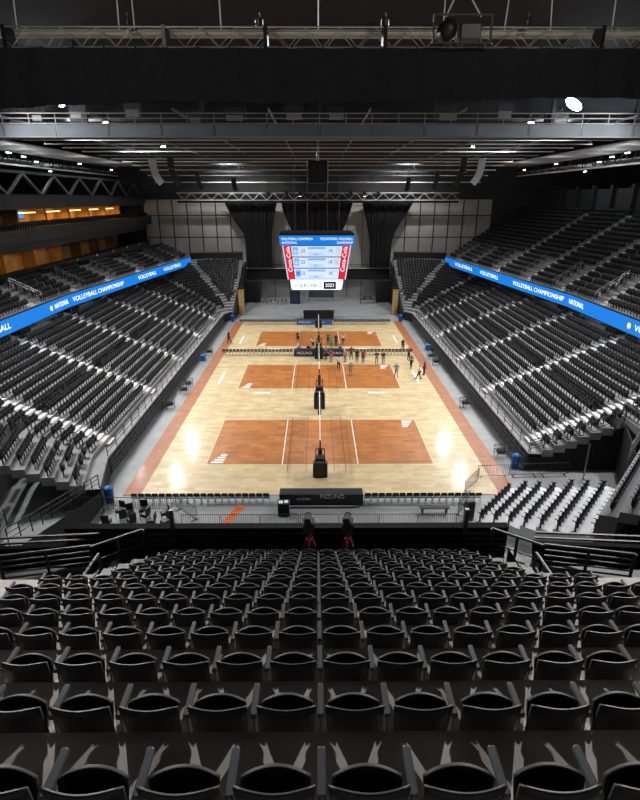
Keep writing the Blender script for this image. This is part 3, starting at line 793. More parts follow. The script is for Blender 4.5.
# near truss with drape
t = box_truss('near_truss', 'silver box truss crossing the hall above the black border drape', (0, 20, 24.25), 30, 0.55, M['alu'], r=0.026, lace=1.0, dia=0.6)
MB().tube([(-15,0.9,0.58),(15,0.9,0.58)],0.13,10).build('tube', M['beige'], t)
for x in (-10.2,-5.1,-1.85,2.0,9.0): MB().box(x-0.06,x+0.06,-0.05,0.6,-0.03,0.6).build('joint_plate', M['blackmetal'], t)
mb = MB(); n = 120; vs=[]; fs=[]
def sag(x): return -1.50-0.05*math.sin(x*0.5+0.6)-0.10*math.exp(-((x+2.2)/3.0)**2)-0.16*math.exp(-((x+11)/2.0)**2)-0.10*math.exp(-((x+7.2)/1.2)**2)+0.05*(x/10)
for L in (0,1):
    for i in range(n+1):
        x=-15+30*i/n; y=0.05*math.sin(x*5)+0.03*math.sin(x*11.3)+0.05*L
        vs += [(x,y,-0.03),(x,y*1.8+0.0,sag(x)*0.5),(x,y*2.2,sag(x))]
N=(n+1)*3
for L in (0,1):
    for i in range(n):
        for j in range(2):
            a=L*N+i*3+j; fs.append((a,a+3,a+4,a+1))
o = thing('border_drape', 'wide black border drape hanging under the near silver truss', 'curtain', (0,19.82,24.22))
mb.add(vs,fs).build('cloth', M['cloth'], o, True)
mb = MB()
for i in range(31): mb.bar((-15+i,0,-0.03),(-15+i,0,0.02),0.05)
mb.build('ties', M['rail'], o)
for i, (xa, xb) in enumerate(((-10.7,-10.2),(-9.9,-9.5),(-6.6,-6.35),(-6.1,-6.05),(-3.3,-3.35),(-0.15,-0.15),(3.9,3.95),(5.9,6.25),(7.4,6.9),(9.4,9.2))):
    tag(MB().tube([(0,0,0),(xb-xa+0.0,0,6.3)],0.022,6).build('hoist_cable', M['pipe'], None, loc=(xa,20.3,24.8)), 'thin steel hoist cable above the near silver truss, %s from the left' % ORD[i+1], 'cable')
for i, x in enumerate((-10.6,-6.3,-2.05,2.0,6.6)):
    t = thing('chain_hoist', 'small black chain hoist on top of the near truss, %s from the left' % ORD[i+1], 'hoist', (x,20.25,24.83))
    MB().lathe([(0.08,0),(0.13,0.05),(0.13,0.22),(0.07,0.28)],12).build('motor', M['black'], t); MB().tube([(0,0,0.28),(0.04,0,0.36),(0,0,0.42)],0.02,6).build('hook', M['steel'], t)
t = thing('followspot', 'large black round spotlight in a frame on the near truss', 'spotlight', (4.35,19.5,24.25))
mb = MB(); 
for x in (-0.9,0.9): mb.bar((x,0,-0.02),(x,0,0.75),0.06)
mb.bar((-0.9,0,0.75),(0.9,0,0.75),0.05); mb.bar((-0.9,0,0),(0.9,0,0),0.05); mb.build('frame', M['rail'], t)
MB().lathe([(0.14,-0.35),(0.27,-0.3),(0.3,0.0),(0.27,0.3),(0.1,0.4)],18,c=(-0.45,0.2,0.36),M=Matrix.Rotation(PI/2,4,'X')).build('head', M['black'], t, True)
MB().rbox(-0.05,0.6,0,0.5,0.14,0.54,0.03).build('ballast', M['black'], t)
mb = MB(); mb.tube([(-0.5,0.2,0.75),(-0.05,0.3,1.7)],0.025,6); mb.tube([(0.6,0.2,0.75),(-0.05,0.3,1.7)],0.025,6); mb.build('sling', M['pipe'], t)
mb = MB(); 
vs=[];fs=[]
for j in range(5):
    for i in range(81):
        x=-17+34*i/80; vs.append((x, j*2.2, 0.3*math.sin(j*1.7+x*0.15)+0.07*math.sin(x*3+j)))
        
for j in range(4):
    for i in range(80): fs.append((j*81+i,j*81+i+1,(j+1)*81+i+1,(j+1)*81+i))
tag(MB().add(vs,fs).build('ceiling_cloth', M['cloth'], None, True, loc=(0,22,29.3)), 'slack black cloth stretched under the roof above the near truss', 'curtain')

# ------------------------------------------------------------------ scoreboard
t = thing('scoreboard', 'glowing centre hung scoreboard with blue header and three result rows', 'scoreboard', (-0.25, 58.6, 10.28)); t.scale = (1,1,1.045)
MB().prism([(-4.0,5.15),(4.0,5.15),(4.0,5.62),(-4.0,5.62)],0.1,6.5,'y').build('frame', M['blackmetal'], t)
def face(x0,x1,z0,z1,tx,y0=0.0,y1=0.1):                     # face slab; its foot tapers inward
    return MB().prism([(x0,z0),(x1,z0),(x1+tx,z1),(x0-tx,z1)],y0,y1,'y')
def wd(z): return 3.05+(z-1.05)*0.155                        # half width of the main face at height z
h = MB().prism([(-3.95,4.5),(3.95,4.5),(4.0,5.45),(-4.0,5.45)],-0.15,0.1,'y').build('header_screen', M['ledblue'], t)
text('VOLLEYBALL CHAMPION', 0.34, M['ledwhite'], h, (-2.1,-0.17,5.12), (PI/2,0,0), sx=0.88); text('THE NATIONAL VOLLEYBALL', 0.34, M['ledwhite'], h, (2.1,-0.17,5.12), (PI/2,0,0), sx=0.78)
text('INVITATIONAL', 0.3, M['ledwhite'], h, (-2.9,-0.17,4.75), (PI/2,0,0), sx=0.8); text('CHAMPIONSHIP', 0.3, M['ledwhite'], h, (3.0,-0.17,4.75), (PI/2,0,0), sx=0.8)
MB().prism([(-wd(1.05)-0.12,1.05),(wd(1.05)+0.12,1.05),(wd(4.5)+0.12,4.5),(-wd(4.5)-0.12,4.5)],0.1,6.0,'y').build('core', M['blackmetal'], t)
for s in (-1,1):
    q = MB().prism([(s*(wd(1.05)-0.62),1.05),(s*(wd(1.05)-0.02),1.05),(s*(wd(4.5)-0.02),4.5),(s*(wd(4.5)-0.80),4.5)],0.0,0.12,'y').build('side_screen', M['ledred'], t)
    text('Coca-Cola', 0.62, M['ledwhite'], q, (s*(wd(3.1)-0.42),-0.02,3.1), (PI/2, s*0.0-PI/2+s*0.13, 0), sx=0.95)
    MB().prism([(s*(wd(1.05)),1.05),(s*(wd(1.05)+0.12),1.05),(s*(wd(4.5)+0.12),4.5),(s*(wd(4.5)),4.5)],0.0,0.12,'y').build('edge_screen', M['ledpale'], t)
for i in range(3):
    z0 = 1.12+1.13*i; z1 = z0+1.03
    a, b = wd(z0)-0.72-0.03*i, wd(z1)-0.76-0.03*i
    r = MB().prism([(-a,z0),(a,z0),(b,z1),(-b,z1)],0.0,0.1,'y').build('result_row', M['ledrow'], t)
    zc = (z0+z1)/2
    for bx in ((-a+0.05,-a+0.62,-0.01,0,z0+0.2,z1-0.1),(a-0.62,a-0.05,-0.01,0,z0+0.2,z1-0.1),(-0.85,0.85,-0.01,0,z0+0.08,zc-0.12),(-0.95,0.95,-0.01,0,z1-0.28,z1-0.08)): MB().box(*bx).build('banner', M['ledsky'] if bx[0] < -1.5 or bx[5]-bx[4] < 0.3 else M['ledpale'], r)
    text('25', 0.5, M['lednavy'], r, (-1.45,-0.012,zc+0.05), (PI/2,0,0), name='score'); text('18', 0.5, M['lednavy'], r, (1.45,-0.012,zc+0.05), (PI/2,0,0), name='score')
    text('SET 1', 0.24, M['lednavy'], r, (0,-0.014,z0+0.2), (PI/2,0,0), name='score')
    MB().lathe([(0.001,-0.02),(0.2,-0.02),(0.2,0),(0.001,0)],14,c=(a-0.33,-0.01,zc),M=Matrix.Rotation(PI/2,4,'X')).build('emblem', M['ledorange'] if i else M['ledpale'], r)
    MB().lathe([(0.001,-0.02),(0.2,-0.02),(0.2,0),(0.001,0)],14,c=(-a+0.33,-0.01,zc),M=Matrix.Rotation(PI/2,4,'X')).build('emblem', M['lednavy'] if i == 0 else M['ledpale'], r)
f = MB().prism([(-2.75,0.12),(-2.6,0),(2.6,0),(2.75,0.12),(2.88,0.92),(-2.88,0.92)],-0.1,5.8,'y').build('footer_screen', M['ledwhite'], t)
text('SERVPRO', 0.62, mat('green_black_print',(0.05,0.05,0.05),0.5), f, (-0.75,-0.12,0.42), (PI/2,0,0), sx=1.0)
MB().lathe([(0.14,-0.02),(0.22,-0.02),(0.22,0),(0.14,0)],16,c=(-2.3,-0.1,0.45),M=Matrix.Rotation(PI/2,4,'X')).build('emblem', M['ledorange'], f)
q = MB().box(0.75,2.1,-0.14,-0.1,0.08,0.84).build('plate', M['black'], f)
text('2023', 0.5, M['ledwhite'], q, (1.42,-0.16,0.46), (PI/2,0,0), sx=1.0)
mb = MB()
for x in (-2.4,-1.0,1.2,2.5): mb.tube([(x,3,5.5),(x,3,16)],0.022,6)
mb.build('hanging_cable', M['cable'], t)

# ------------------------------------------------------------------ nets, stands
def net(label, y0, y1, x=0.0):
    t = thing('volleyball_net', label, 'net', (x,y0,0.04))
    L = y1-y0; mb = MB()
    for i in range(int(L/0.12)): mb.bar((0,0.5+i*0.12,1.45),(0,0.5+i*0.12,2.4),0.006)
    for k in range(10): mb.bar((0,0.5,1.45+0.1*k),(0,L-0.5,1.45+0.1*k),0.006)
    mb.build('mesh', M['net'], t)
    mb = MB(); mb.box(-0.035,0.035,0.2,L-0.2,2.38,2.48); mb.build('top_tape', M['white'], t)
    MB().box(-0.02,0.02,0.2,L-0.2,1.4,1.46).build('bottom_tape', M['white'], t)
    for y in (0,L):
        p = MB().tube([(0,y,0),(0,y,2.62)],0.055,10).build('post', M['blackmetal'], t)
        MB().lathe([(0.001,0.0),(0.17,0),(0.17,1.9),(0.07,1.98)],12,c=(0,y,0.03)).build('post_pad', M['pad'], p)
    return t
def ref_stand(label, y, rz, x=0.0, hz=1.0):
    t = thing('referee_stand', label, 'referee stand', (x,y,0.04), rz); t.scale = (1.05,1,hz)
    MB().prism([(-0.52,0),(0.52,0),(0.52,1.0),(0.24,1.62),(-0.24,1.62),(-0.52,1.0)],0.12,0.75,'y').build('pad', M['pad'], t)
    mb = MB()
    for sx in (-1,1): mb.bar((sx*0.36,0.1,0.0),(sx*0.30,0.1,2.1),0.06); mb.bar((sx*0.36,0.9,0.0),(sx*0.30,0.78,2.1),0.06)
    for z in (0.35,0.75,1.15): mb.bar((-0.34,0.9,z),(0.34,0.9,z),0.05)
    mb.bar((-0.3,0.78,2.1),(0.3,0.78,2.1),0.05)
    mb.build('frame', M['blackmetal'], t)
    MB().rbox(-0.4,0.4,0.1,0.8,1.24,1.34,0.02).build('platform', M['steel'], t)
    return t
net('volleyball net on the nearest court seen end on', 36.0, 47.4)
net('volleyball net on the middle court seen end on', 53.8, 65.3)
net('volleyball net on the farthest court seen end on', 71.3, 83.0)
ref_stand('black padded referee stand at the near end of the nearest net', 34.9, 0)
ref_stand('black padded referee stand between the nearest and middle courts', 49.6, PI, hz=1.42)
ref_stand('black padded referee stand at the far end of the middle net', 67.0, PI, hz=1.3)
ref_stand('black padded referee stand beyond the farthest court', 84.9, PI)

# ------------------------------------------------------------------ scorer tables
def led_table(label, x0, x1, y, h=0.95, m=None, txt=(), d=0.7):
    t = thing('scorer_table', label, 'table', ((x0+x1)/2,y,0)); w = (x1-x0)/2
    MB().rbox(-w,w,0,d,h-0.05,h,0.015).build('top', M['black'], t)
    p = MB().box(-w,w,-0.06,0,0.06,h-0.02).build('front_panel', m or M['black'], t)
    for sx in (-1,1): MB().box(sx*(w-0.06)-0.03,sx*(w-0.06)+0.03,0.05,d-0.05,0,h-0.05).build('leg', M['blackmetal'], t)
    for b, x, z, s, mm in txt: text(b, s, mm, p, (x,-0.075,z), (PI/2,0,0))
    return t
led_table('long black scorer table at the near edge of the wooden floor', -2.8, 2.9, 31.2, 0.92, M['black'], [('MIZUNO',0.75,0.75,0.42,M['white']),('molten',-1.2,0.6,0.34,M['white']),('MVP',-2.1,0.7,0.3,M['c_blue'])], 0.8)
led_table('dark blue scorer table with white emblems beside the middle court', -3.3, 3.3, 67.6, 0.95, M['navy'], [('MIZUNO',-1.9,0.5,0.5,M['white']),('molten',0.4,0.5,0.45,M['white']),('MIZUNO',2.2,0.5,0.45,M['white'])], 0.8)
led_table('blue and white scorer table at the far end of the farthest court', -3.6, 2.3, 86.2, 0.95, M['c_blue'], [('MIZUNO',-1.6,0.5,0.5,M['white']),('molten',1.0,0.5,0.45,M['white'])], 0.8)
t = thing('media_desk', 'broad black media desk behind the farthest scorer table', 'desk', (0.05,90.6,0))
MB().box(-2.6,2.6,0,0.1,0,1.15).build('front_panel', M['black'], t); MB().rbox(-2.7,2.7,-0.05,2.2,1.15,1.22,0.02).build('top', M['blackmetal'], t)
for sx in (-1,1): MB().box(sx*2.5-0.05,sx*2.5+0.05,0.1,2.1,0,1.15).build('leg', M['blackmetal'], t)

# ------------------------------------------------------------------ courtside chairs
def make_chair(label, group, loc):
    t = thing('courtside_chair', label, 'chair', loc, 0, group)
    MB().rbox(-0.2,0.2,-0.02,0.38,0.42,0.47,0.02).build('seat', M['black'], t)
    mb = MB(); mb.rbox(-0.2,0.2,-0.08,-0.045,0.62,0.86,0.012); mb.build('backrest', M['black'], t)
    for sx in (-1,1):
        mb = MB(); mb.bar((sx*0.195,-0.065,0.86),(sx*0.2,-0.02,0.45),0.025); mb.bar((sx*0.2,-0.02,0.45),(sx*0.2,0.3,0.0),0.025); mb.bar((sx*0.2,0.32,0.43),(sx*0.2,-0.12,0.0),0.025)
        mb.build('leg', M['steel'], t)
    return t
proto = None
ROWS = [('near left', -12.75, 20, 31.5, 'in the row left of the black scorer table'), ('near right', 3.25, 17, 31.5, 'in the row right of the black scorer table'),
        ('mid left', -12.7, 20, 68.2, 'in the row left of the navy table'), ('mid right', 3.75, 19, 68.2, 'in the row right of the navy table'),
        ('far left', -12.9, 20, 86.6, 'in the farthest row left of the centre table'), ('far right', 2.7, 20, 86.6, 'in the farthest row right of the centre table')]
for nm, x0, n, y, where in ROWS:
    for i in range(n):
        lab = 'black chair %s, %s from the left' % (where, ORD[i+1])
        loc = (x0+0.475*i, y, 0.0 if y < 32.6 else 0.04)
        if proto is None: proto = make_chair(lab, 'courtside chairs '+nm, loc)
        else: dup(proto, loc, 0, lab, 'courtside chairs '+nm)

# ------------------------------------------------------------------ barriers, near floor bits
def barrier(label, x, y, rz=0, w=2.4, group='picket barriers'):
    t = thing('crowd_barrier', label, 'barrier', (x,y,0), rz)
    mb = MB()
    for z in (0.18,1.08): mb.tube([(-w/2,0,z),(w/2,0,z)],0.02,6)
    for sx in (-1,1): mb.tube([(sx*w/2,0,0.18),(sx*w/2,0,1.08)],0.02,6)
    mb.build('frame', M['rail'], t)
    mb = MB(); n = int(w/0.14)
    for i in range(1,n): mb.tube([(-w/2+w*i/n,0,0.18),(-w/2+w*i/n,0,1.08)],0.011,5)
    mb.build('pickets', M['rail'], t)
    for sx in (-1,1):
        mb = MB(); mb.bar((sx*w*0.38,-0.28,0.02),(sx*w*0.38,0.28,0.02),0.04); mb.bar((sx*w*0.38,0,0.02),(sx*w*0.38,0,0.18),0.04); mb.build('foot', M['rail'], t)
for i in range(7): barrier('black picket crowd barrier on the floor below the seats, %s from the left' % ORD[i+1], -7.6+2.5*i, 28.5)
barrier('slanted black picket barrier near the orange cable ramp', -8.9, 30.1, -0.75, 2.4)
for i in range(3): barrier('picket barrier beside the stacked chairs at left, %s from the left' % ORD[i+1], -16.2+2.5*i, 30.6)
for i, (x,y,rz,w) in enumerate(((9.6,30.6,0.95,1.9),(11.0,33.6,0.9,2.4),(13.0,35.0,0.05,2.4),(15.4,35.2,0.05,2.2),(17.7,35.3,0.05,2.2))):
    barrier('black picket barrier fencing the white corner seats, %s along from the court' % ORD[i+1], x, y, rz, w)
t = thing('cable_ramp', 'bright orange cable ramp lying on the grey floor', 'cable ramp', (-5.95,29.75,0), -0.33)
MB().prism([(-0.3,0),(0.3,0),(0.2,0.09),(-0.2,0.09)],-1.25,1.5,'y').build('body', M['orangeramp'], t)
mb = MB()
for i in range(10): mb.box(-0.19,0.19,-1.15+0.26*i,-1.11+0.26*i,0.088,0.1)
mb.build('tread_ribs', mat('black_rubber',(0.03,0.02,0.02),0.7), t)
# stacked chairs at the left below the parapet
sp = None
for i, (x,y) in enumerate(((-13.6,28.7),(-12.8,29.3),(-12.1,28.8),(-11.4,29.4),(-10.8,28.7),(-10.2,29.6),(-9.9,28.6),(-13.2,29.9),(-11.7,30.0),(-12.4,29.6))):
    t = thing('chair_stack', 'stack of black chairs by the left picket barriers, %s from the left' % ORD[i+1], 'chairs', (x,y,0), 0.4*i)
    MB().rbox(-0.24,0.24,-0.24,0.24,0.42,0.62,0.05).build('seat', M['black'], t)
    MB().rbox(-0.24,0.24,-0.32,-0.24,0.6,1.1,0.03).build('backrest', M['black'], t)
    for sx in (-1,1):
        for sy in (-1,1): MB().bar((sx*0.21,sy*0.21,0),(sx*0.2,sy*0.2,0.43),0.03).build('leg', M['steel'], t)
t = thing('black_cart', 'tall black covered cart at the right end of the near chair row', 'cart', (9.75,29.7,0), 0.2)
MB().rbox(-0.28,0.28,-0.28,0.28,0.12,1.35,0.08).build('cover', M['black'], t)
for sx in (-1,1):
    for sy in (-1,1): MB().lathe([(0.05,-0.03),(0.06,-0.02),(0.06,0.02),(0.05,0.03)],10,c=(sx*0.22,sy*0.22,0.06),M=Matrix.Rotation(PI/2,4,'Y')).build('wheel', M['rail'], t)
t = thing('bench', 'low dark bench standing between the chairs and the picket barrier', 'bench', (7.6,30.3,0))
mb = MB(); mb.box(-1.0,1.0,-0.2,0.2,0.42,0.47); mb.build('seat', M['rail'], t)
for sx in (-1,1): MB().box(sx*0.8-0.04,sx*0.8+0.04,-0.18,0.18,0,0.42).build('leg', M['rail'], t)
t = thing('equipment_cart', 'black draped cart with white papers at the left end of the near scorer table', 'cart', (-2.45,30.2,0))
MB().rbox(-0.38,0.38,-0.3,0.3,0,0.9,0.05).build('drape', M['cloth'], t)
MB().rbox(-0.42,0.42,-0.32,0.32,0.9,0.95,0.02).build('top', M['black'], t)
mb = MB(); mb.box(-0.32,-0.05,-0.2,0.12,0.951,0.965); mb.box(0.05,0.3,-0.15,0.2,0.951,0.96); mb.build('papers', M['white'], t)
def bin_(label, x, y, m):
    t = thing('rubbish_bin', label, 'bin', (x,y,0))
    MB().lathe([(0.001,0),(0.27,0),(0.32,1.0),(0.34,1.02)],16).build('body', m, t, True); MB().lathe([(0.35,1.02),(0.35,1.08),(0.2,1.2),(0.001,1.22)],16).build('lid', m, t, True)
bin_('blue wrapped bin at the near corner of the right stand', 15.2, 36.6, M['blue'])
bin_('blue and white bin at the near corner of the left stand', -14.6, 31.8, M['blue'])
bin_('blue bin at the far end of the right stand', 14.0, 88.9, M['blue'])
bin_('blue bin at the far end of the left stand', -14.6, 88.9, M['blue'])
def ball_cart(label, x, y, rz):
    t = thing('ball_cart', label, 'cart', (x,y,0.0), rz); mb = MB()
    for sx in (-1,1):
        for sy in (-1,1): mb.bar((sx*0.4,sy*0.3,0.0),(sx*0.45,sy*0.35,0.95),0.035)
    for z in (0.35,0.6,0.93):
        for sy in (-1,1): mb.bar((-0.44,sy*0.33,z),(0.44,sy*0.33,z),0.03)
        for sx in (-1,1): mb.bar((sx*0.43,-0.34,z),(sx*0.43,0.34,z),0.03)
    mb.build('frame', M['blackmetal'], t)
    MB().prism([(-0.3,0.35),(0.3,0.35),(0.32,0.6),(-0.32,0.6)],-0.22,0.22,'y').build('bag', M['cloth'], t)
for i, (x,y,r) in enumerate(((-14.55,53.6,0.2),(-14.6,55.6,-0.2),(-15.0,49.3,0.5),(-14.7,68.6,0.1),(14.7,66.5,0.2),(14.8,63.9,-0.3),(14.7,38.5,0.1),(14.7,49.5,0.3))):
    ball_cart('black ball cart along the %s stand, %s' % ('left' if x < 0 else 'right', ('by the middle court','just beyond its neighbour by the middle court','against the rail by the nearest court','by the far chairs','by the far chairs','just nearer than its neighbour','at the near corner','halfway along the court')[i]), x, y, r)
t = thing('recycling_crate', 'blue crate beside the left rail near the middle court', 'crate', (-15.0,66.0,0)); MB().rbox(-0.3,0.3,-0.4,0.4,0,0.7,0.05).build('body', M['blue'], t); MB().rbox(-0.33,0.33,-0.43,0.43,0.7,0.76,0.03).build('rim', M['c_blue'], t)
t = thing('recycling_crate', 'blue crate beside the right rail near the far court', 'crate', (15.1,71.0,0)); MB().rbox(-0.3,0.3,-0.4,0.4,0,0.7,0.05).build('body', M['blue'], t); MB().rbox(-0.33,0.33,-0.43,0.43,0.7,0.76,0.03).build('rim', M['c_blue'], t)

# stage floor things
for i in range(9):
    x = -12.2+0.72*i; y = 104.0+(i%3)*0.7
    dup(proto, (x,y,0), 2.6+0.5*(i%2), 'loose chair standing on the far stage floor at left, %s from the left' % ORD[i+1], 'loose chairs on the far floor')
t = thing('speaker_cabinet', 'black loudspeaker cabinet on the far floor under the scoreboard', 'loudspeaker', (-4.6,105,0)); MB().rbox(-1.0,1.0,0,1.0,0,2.5,0.06).build('cabinet', M['black'], t); MB().box(-0.85,0.85,-0.03,0,0.3,2.2).build('grille', M['navy'], t)
t = thing('projection_frame', 'empty dark screen frame standing against the far wall', 'screen', (0.6,108,0)); mb = MB()
for x in (-2.5,2.5): mb.bar((x,0,0),(x,0,2.9),0.08)
mb.bar((-2.5,0,2.9),(2.5,0,2.9),0.08); mb.bar((-2.5,0,0.8),(2.5,0,0.8),0.08); mb.build('frame', M['black'], t); MB().box(-2.46,2.46,0.0,0.02,0.84,2.86).build('screen', M['darkwall'], t)
t = thing('merch_table', 'dark table with equipment on the far floor at right', 'table', (10.0,105,0)); MB().rbox(-1.8,1.8,0,0.9,0.85,0.92,0.02).build('top', M['black'], t)
for sx in (-1,1): MB().box(sx*1.6-0.05,sx*1.6+0.05,0.1,0.8,0,0.85).build('leg', M['blackmetal'], t)
t2 = thing('mixing_desk', 'small black console standing on the far dark table', 'console', (9.8,105.2,0.92)); MB().prism([(-0.9,0),(0.9,0),(0.7,0.5),(-0.7,0.5)],0,0.5,'y').build('body', M['black'], t2); MB().box(-0.5,0.5,-0.02,0,0.1,0.4).build('panel', M['steel'], t2)

# ------------------------------------------------------------------ corner block right (seats counted one by one) : terrace
CU = Vector((0.65,0.76,0)).normalized(); CN = Vector((CU.y,-CU.x,0))      # along the row, and outward
C0 = Vector((10.3,29.4,0))
CROWS = []
mb = MB()
cr, cz = 0.95, 0.36
for k in range(8):
    L0, L1 = -0.3-0.12*k, 5.3+0.05*k
    a = C0+CN*(cr*k); z = 0.14+cz*k
    p0, p1 = a+CU*L0, a+CU*L1; q0, q1 = p0+CN*cr, p1+CN*cr
    vs = [Vector((p.x,p.y,zz)) for zz in (0,z) for p in (p0,p1,q1,q0)]
    mb.add(vs, [(0,1,5,4),(1,2,6,5),(2,3,7,6),(3,0,4,7),(4,5,6,7)])
    CROWS.append((a, z, L0, L1))
struct(mb.build('corner_stand_floor', mat('corner_pale_deck',(0.74,0.75,0.77),0.6,var=0.12,scale=2)), 'pale stepped deck of the corner seating block at right', 'seating terrace')

# ------------------------------------------------------------------ foreground terrace
K0D, K0DROP = 1.86, 2.956
FR, FZ = 0.97, 0.60
def rimD(k): return K0D+FR*k
def treadZ(k): return CAMZ-K0DROP-0.82-FZ*k
NF = 13
mb = MB()
for k in range(-4, NF):
    wx = 14.0 if k <= 7 else 4.72
    y0 = rimD(k)-0.05; y1 = y0+FR+0.06
    if k == NF-1: y1 = 14.5
    mb.box(-wx+CAMX, wx+CAMX, y0, y1, treadZ(k)-0.75, treadZ(k))
struct(mb.build('end_stand_floor', M['treaddark']), 'dark stepped concrete under the nearest seats', 'seating terrace')
ZF = treadZ(NF-1)
t = thing('front_parapet', 'low dark slatted parapet along the front of the nearest seats', 'parapet', (CAMX,14.5,ZF-3.0))
MB().box(-8.2,6.2,0,0.18,0,3.97).build('wall', M['parapet'], t)
mb = MB()
for z in (3.1,3.32,3.54,3.76): mb.box(-8.2,6.2,-0.04,0,z,z+0.07)
mb.build('slats', M['rail'], t)
MB().box(-8.2,6.2,-0.05,0.24,3.97,4.02).build('cap', M['parapet'], t)
for x in (-4.65,4.75): MB().bar((x,-0.1,3.0),(x,-0.1,4.75),0.12).build('post', M['blackmetal'], t)
for s in (-1, 1):
    w = 'left' if s < 0 else 'right'
    # landing of the vomitory
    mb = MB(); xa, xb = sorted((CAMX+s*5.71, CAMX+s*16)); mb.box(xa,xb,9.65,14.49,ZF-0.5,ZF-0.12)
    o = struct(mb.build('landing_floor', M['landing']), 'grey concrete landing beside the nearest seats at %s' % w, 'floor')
    mb = MB()
    for k in range(8, NF):
        xa, xb = sorted((CAMX+s*4.73, CAMX+s*5.69)); mb.box(xa,xb,rimD(k)-0.05,14.49 if k == NF-1 else rimD(k)+FR-0.05,treadZ(k)-0.75,treadZ(k)-0.004)
        xa, xb = sorted((CAMX+s*4.9, CAMX+s*5.6)); mb.box(xa,xb,rimD(k)-0.32,rimD(k)-0.05,treadZ(k),treadZ(k)+0.3)
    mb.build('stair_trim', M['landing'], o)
    # sloped concrete cheek wall
    mb = MB(); x = CAMX+s*6.3
    mb.prism([(10.2,ZF-0.1),(14.3,ZF-0.1),(14.3,ZF+0.35),(11.6,ZF+0.55),(10.2,ZF+0.95)], x-0.1, x+0.1, 'x')
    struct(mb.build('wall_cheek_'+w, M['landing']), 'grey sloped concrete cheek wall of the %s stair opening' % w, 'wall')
    rail_run('guard_rail', 'dark multi bar guard rail panel on the %s landing' % w, [(CAMX+s*6.9,13.4,ZF-0.12),(CAMX+s*9.4,12.9,ZF-0.12)], 1.25, 6, 1.2, r=0.05)
    rail_run('guard_rail', 'dark two bar rail between the %s landing and the parapet' % w, [(CAMX+s*6.9,13.4,ZF-0.12),(CAMX+s*5.6,14.3,ZF-0.12)], 1.2, 2, 0.9, r=0.05)
    rail_run('guard_rail', 'dark stair rail descending beside the nearest seats at %s' % w, [(CAMX+s*6.6,9.9,ZF+0.1),(CAMX+s*6.6,13.2,ZF-0.12)], 1.1, 2, 1.1, r=0.045)
    rail_run('guard_rail', 'thin dark hand rail at the outer edge of the %s landing' % w, [(CAMX+s*8.3,10.1,ZF-0.12),(CAMX+s*11.5,11.8,ZF-0.12)], 1.2, 2, 1.2, r=0.045)
    # outer parapet sloping off
    t = thing('side_parapet', 'dark sloped parapet running off to the %s of the landing' % w, 'parapet', (CAMX+s*7.0,14.3,ZF-0.12))
    mb = MB(); mb.bar((0,0,0.3),(s*9,-2.6,1.6),0.18,0.8); mb.build('wall', M['parapet'], t)
    mb = MB(); 
    for z in (0.85,1.05): mb.bar((0,0,z),(s*9,-2.6,z+1.3),0.06)
    mb.build('rail', M['rail'], t)
# ------------------------------------------------------------------ seat with parts (nearest three hundred)
def shell(hw, zb, zt, depth, th, lean, drop, n=10, m=5, y0=0.0, arch=4):
    vs, fs = [], []
    for L in (0, 1):
        for j in range(m+1):
            for i in range(n+1):
                u = -1+2*i/n; v = j/m
                x = hw*u*(0.90+0.10*v); top = zt-drop*abs(u)**arch
                z = lerp(zb, top, v)
                y = y0+depth*(u*u)+lean*(1-v)+(th if L else 0)
                vs.append((x,y,z))
    N = (n+1)*(m+1)
    for j in range(m):
        for i in range(n):
            a = j*(n+1)+i
            fs.append((a,a+1,a+n+2,a+n+1)); fs.append((N+a,N+a+n+1,N+a+n+2,N+a+1))
    for i in range(n):
        fs.append((i,N+i,N+i+1,i+1)); a = m*(n+1)+i; fs.append((a,a+1,N+a+1,N+a))
    for j in range(m):
        a = j*(n+1); fs.append((a,a+n+1,N+a+n+1,N+a)); a += n; fs.append((a,N+a,N+a+n+1,a+n+1))
    return MB().add(vs, fs)
def make_seat():
    t = thing('arena_seat', 'seat', 'seat')
    shell(0.224,0.34,0.81,0.055,0.022,0.07,0.016).build('backrest', M['seat'], t, True)
    s_ = shell(0.200,0.40,0.742,-0.03,0.035,-0.05,0.05,y0=0.195,arch=2); s_.build('seat_pan', M['seatpan'], t, True)
    return t
def add_arm(t, x):
    MB().rbox(x-0.024,x+0.024,0.10,0.40,0.615,0.655,0.01).build('armrest', M['arm'], t)
    mb = MB(); mb.prism([(0.13,0.36),(0.19,0.36),(0.24,0.62),(0.14,0.62)],x-0.009,x+0.009,'x'); mb.prism([(0.02,0.30),(0.19,0.36),(0.13,0.42),(0.02,0.42)],x-0.014,x+0.014,'x'); mb.box(x-0.012,x+0.012,0.10,0.20,0.0,0.36)
    mb.box(x-0.05,x+0.05,0.05,0.25,0.0,0.012)
    mb.build('standard', M['standard'], t)
seatA = make_seat(); add_arm(seatA, 0.26)                    # ordinary seat with the armrest on one side
seatB = make_seat(); add_arm(seatB, 0.26); add_arm(seatB, -0.26)  # the first of a row
usedA = usedB = False
def put_seat(loc, rz, first, label, group):
    global usedA, usedB
    if first:
        if not usedB: usedB = True; seatB.location = loc; seatB.rotation_euler = (0,0,rz); seatB['label'] = label; seatB['group'] = group; return
        dup(seatB, loc, rz, label, group)
    else:
        if not usedA: usedA = True; seatA.location = loc; seatA.rotation_euler = (0,0,rz); seatA['label'] = label; seatA['group'] = group; return
        dup(seatA, loc, rz, label, group)
cosP, sinP = math.cos(PITCH), math.sin(PITCH)
nseat = 0
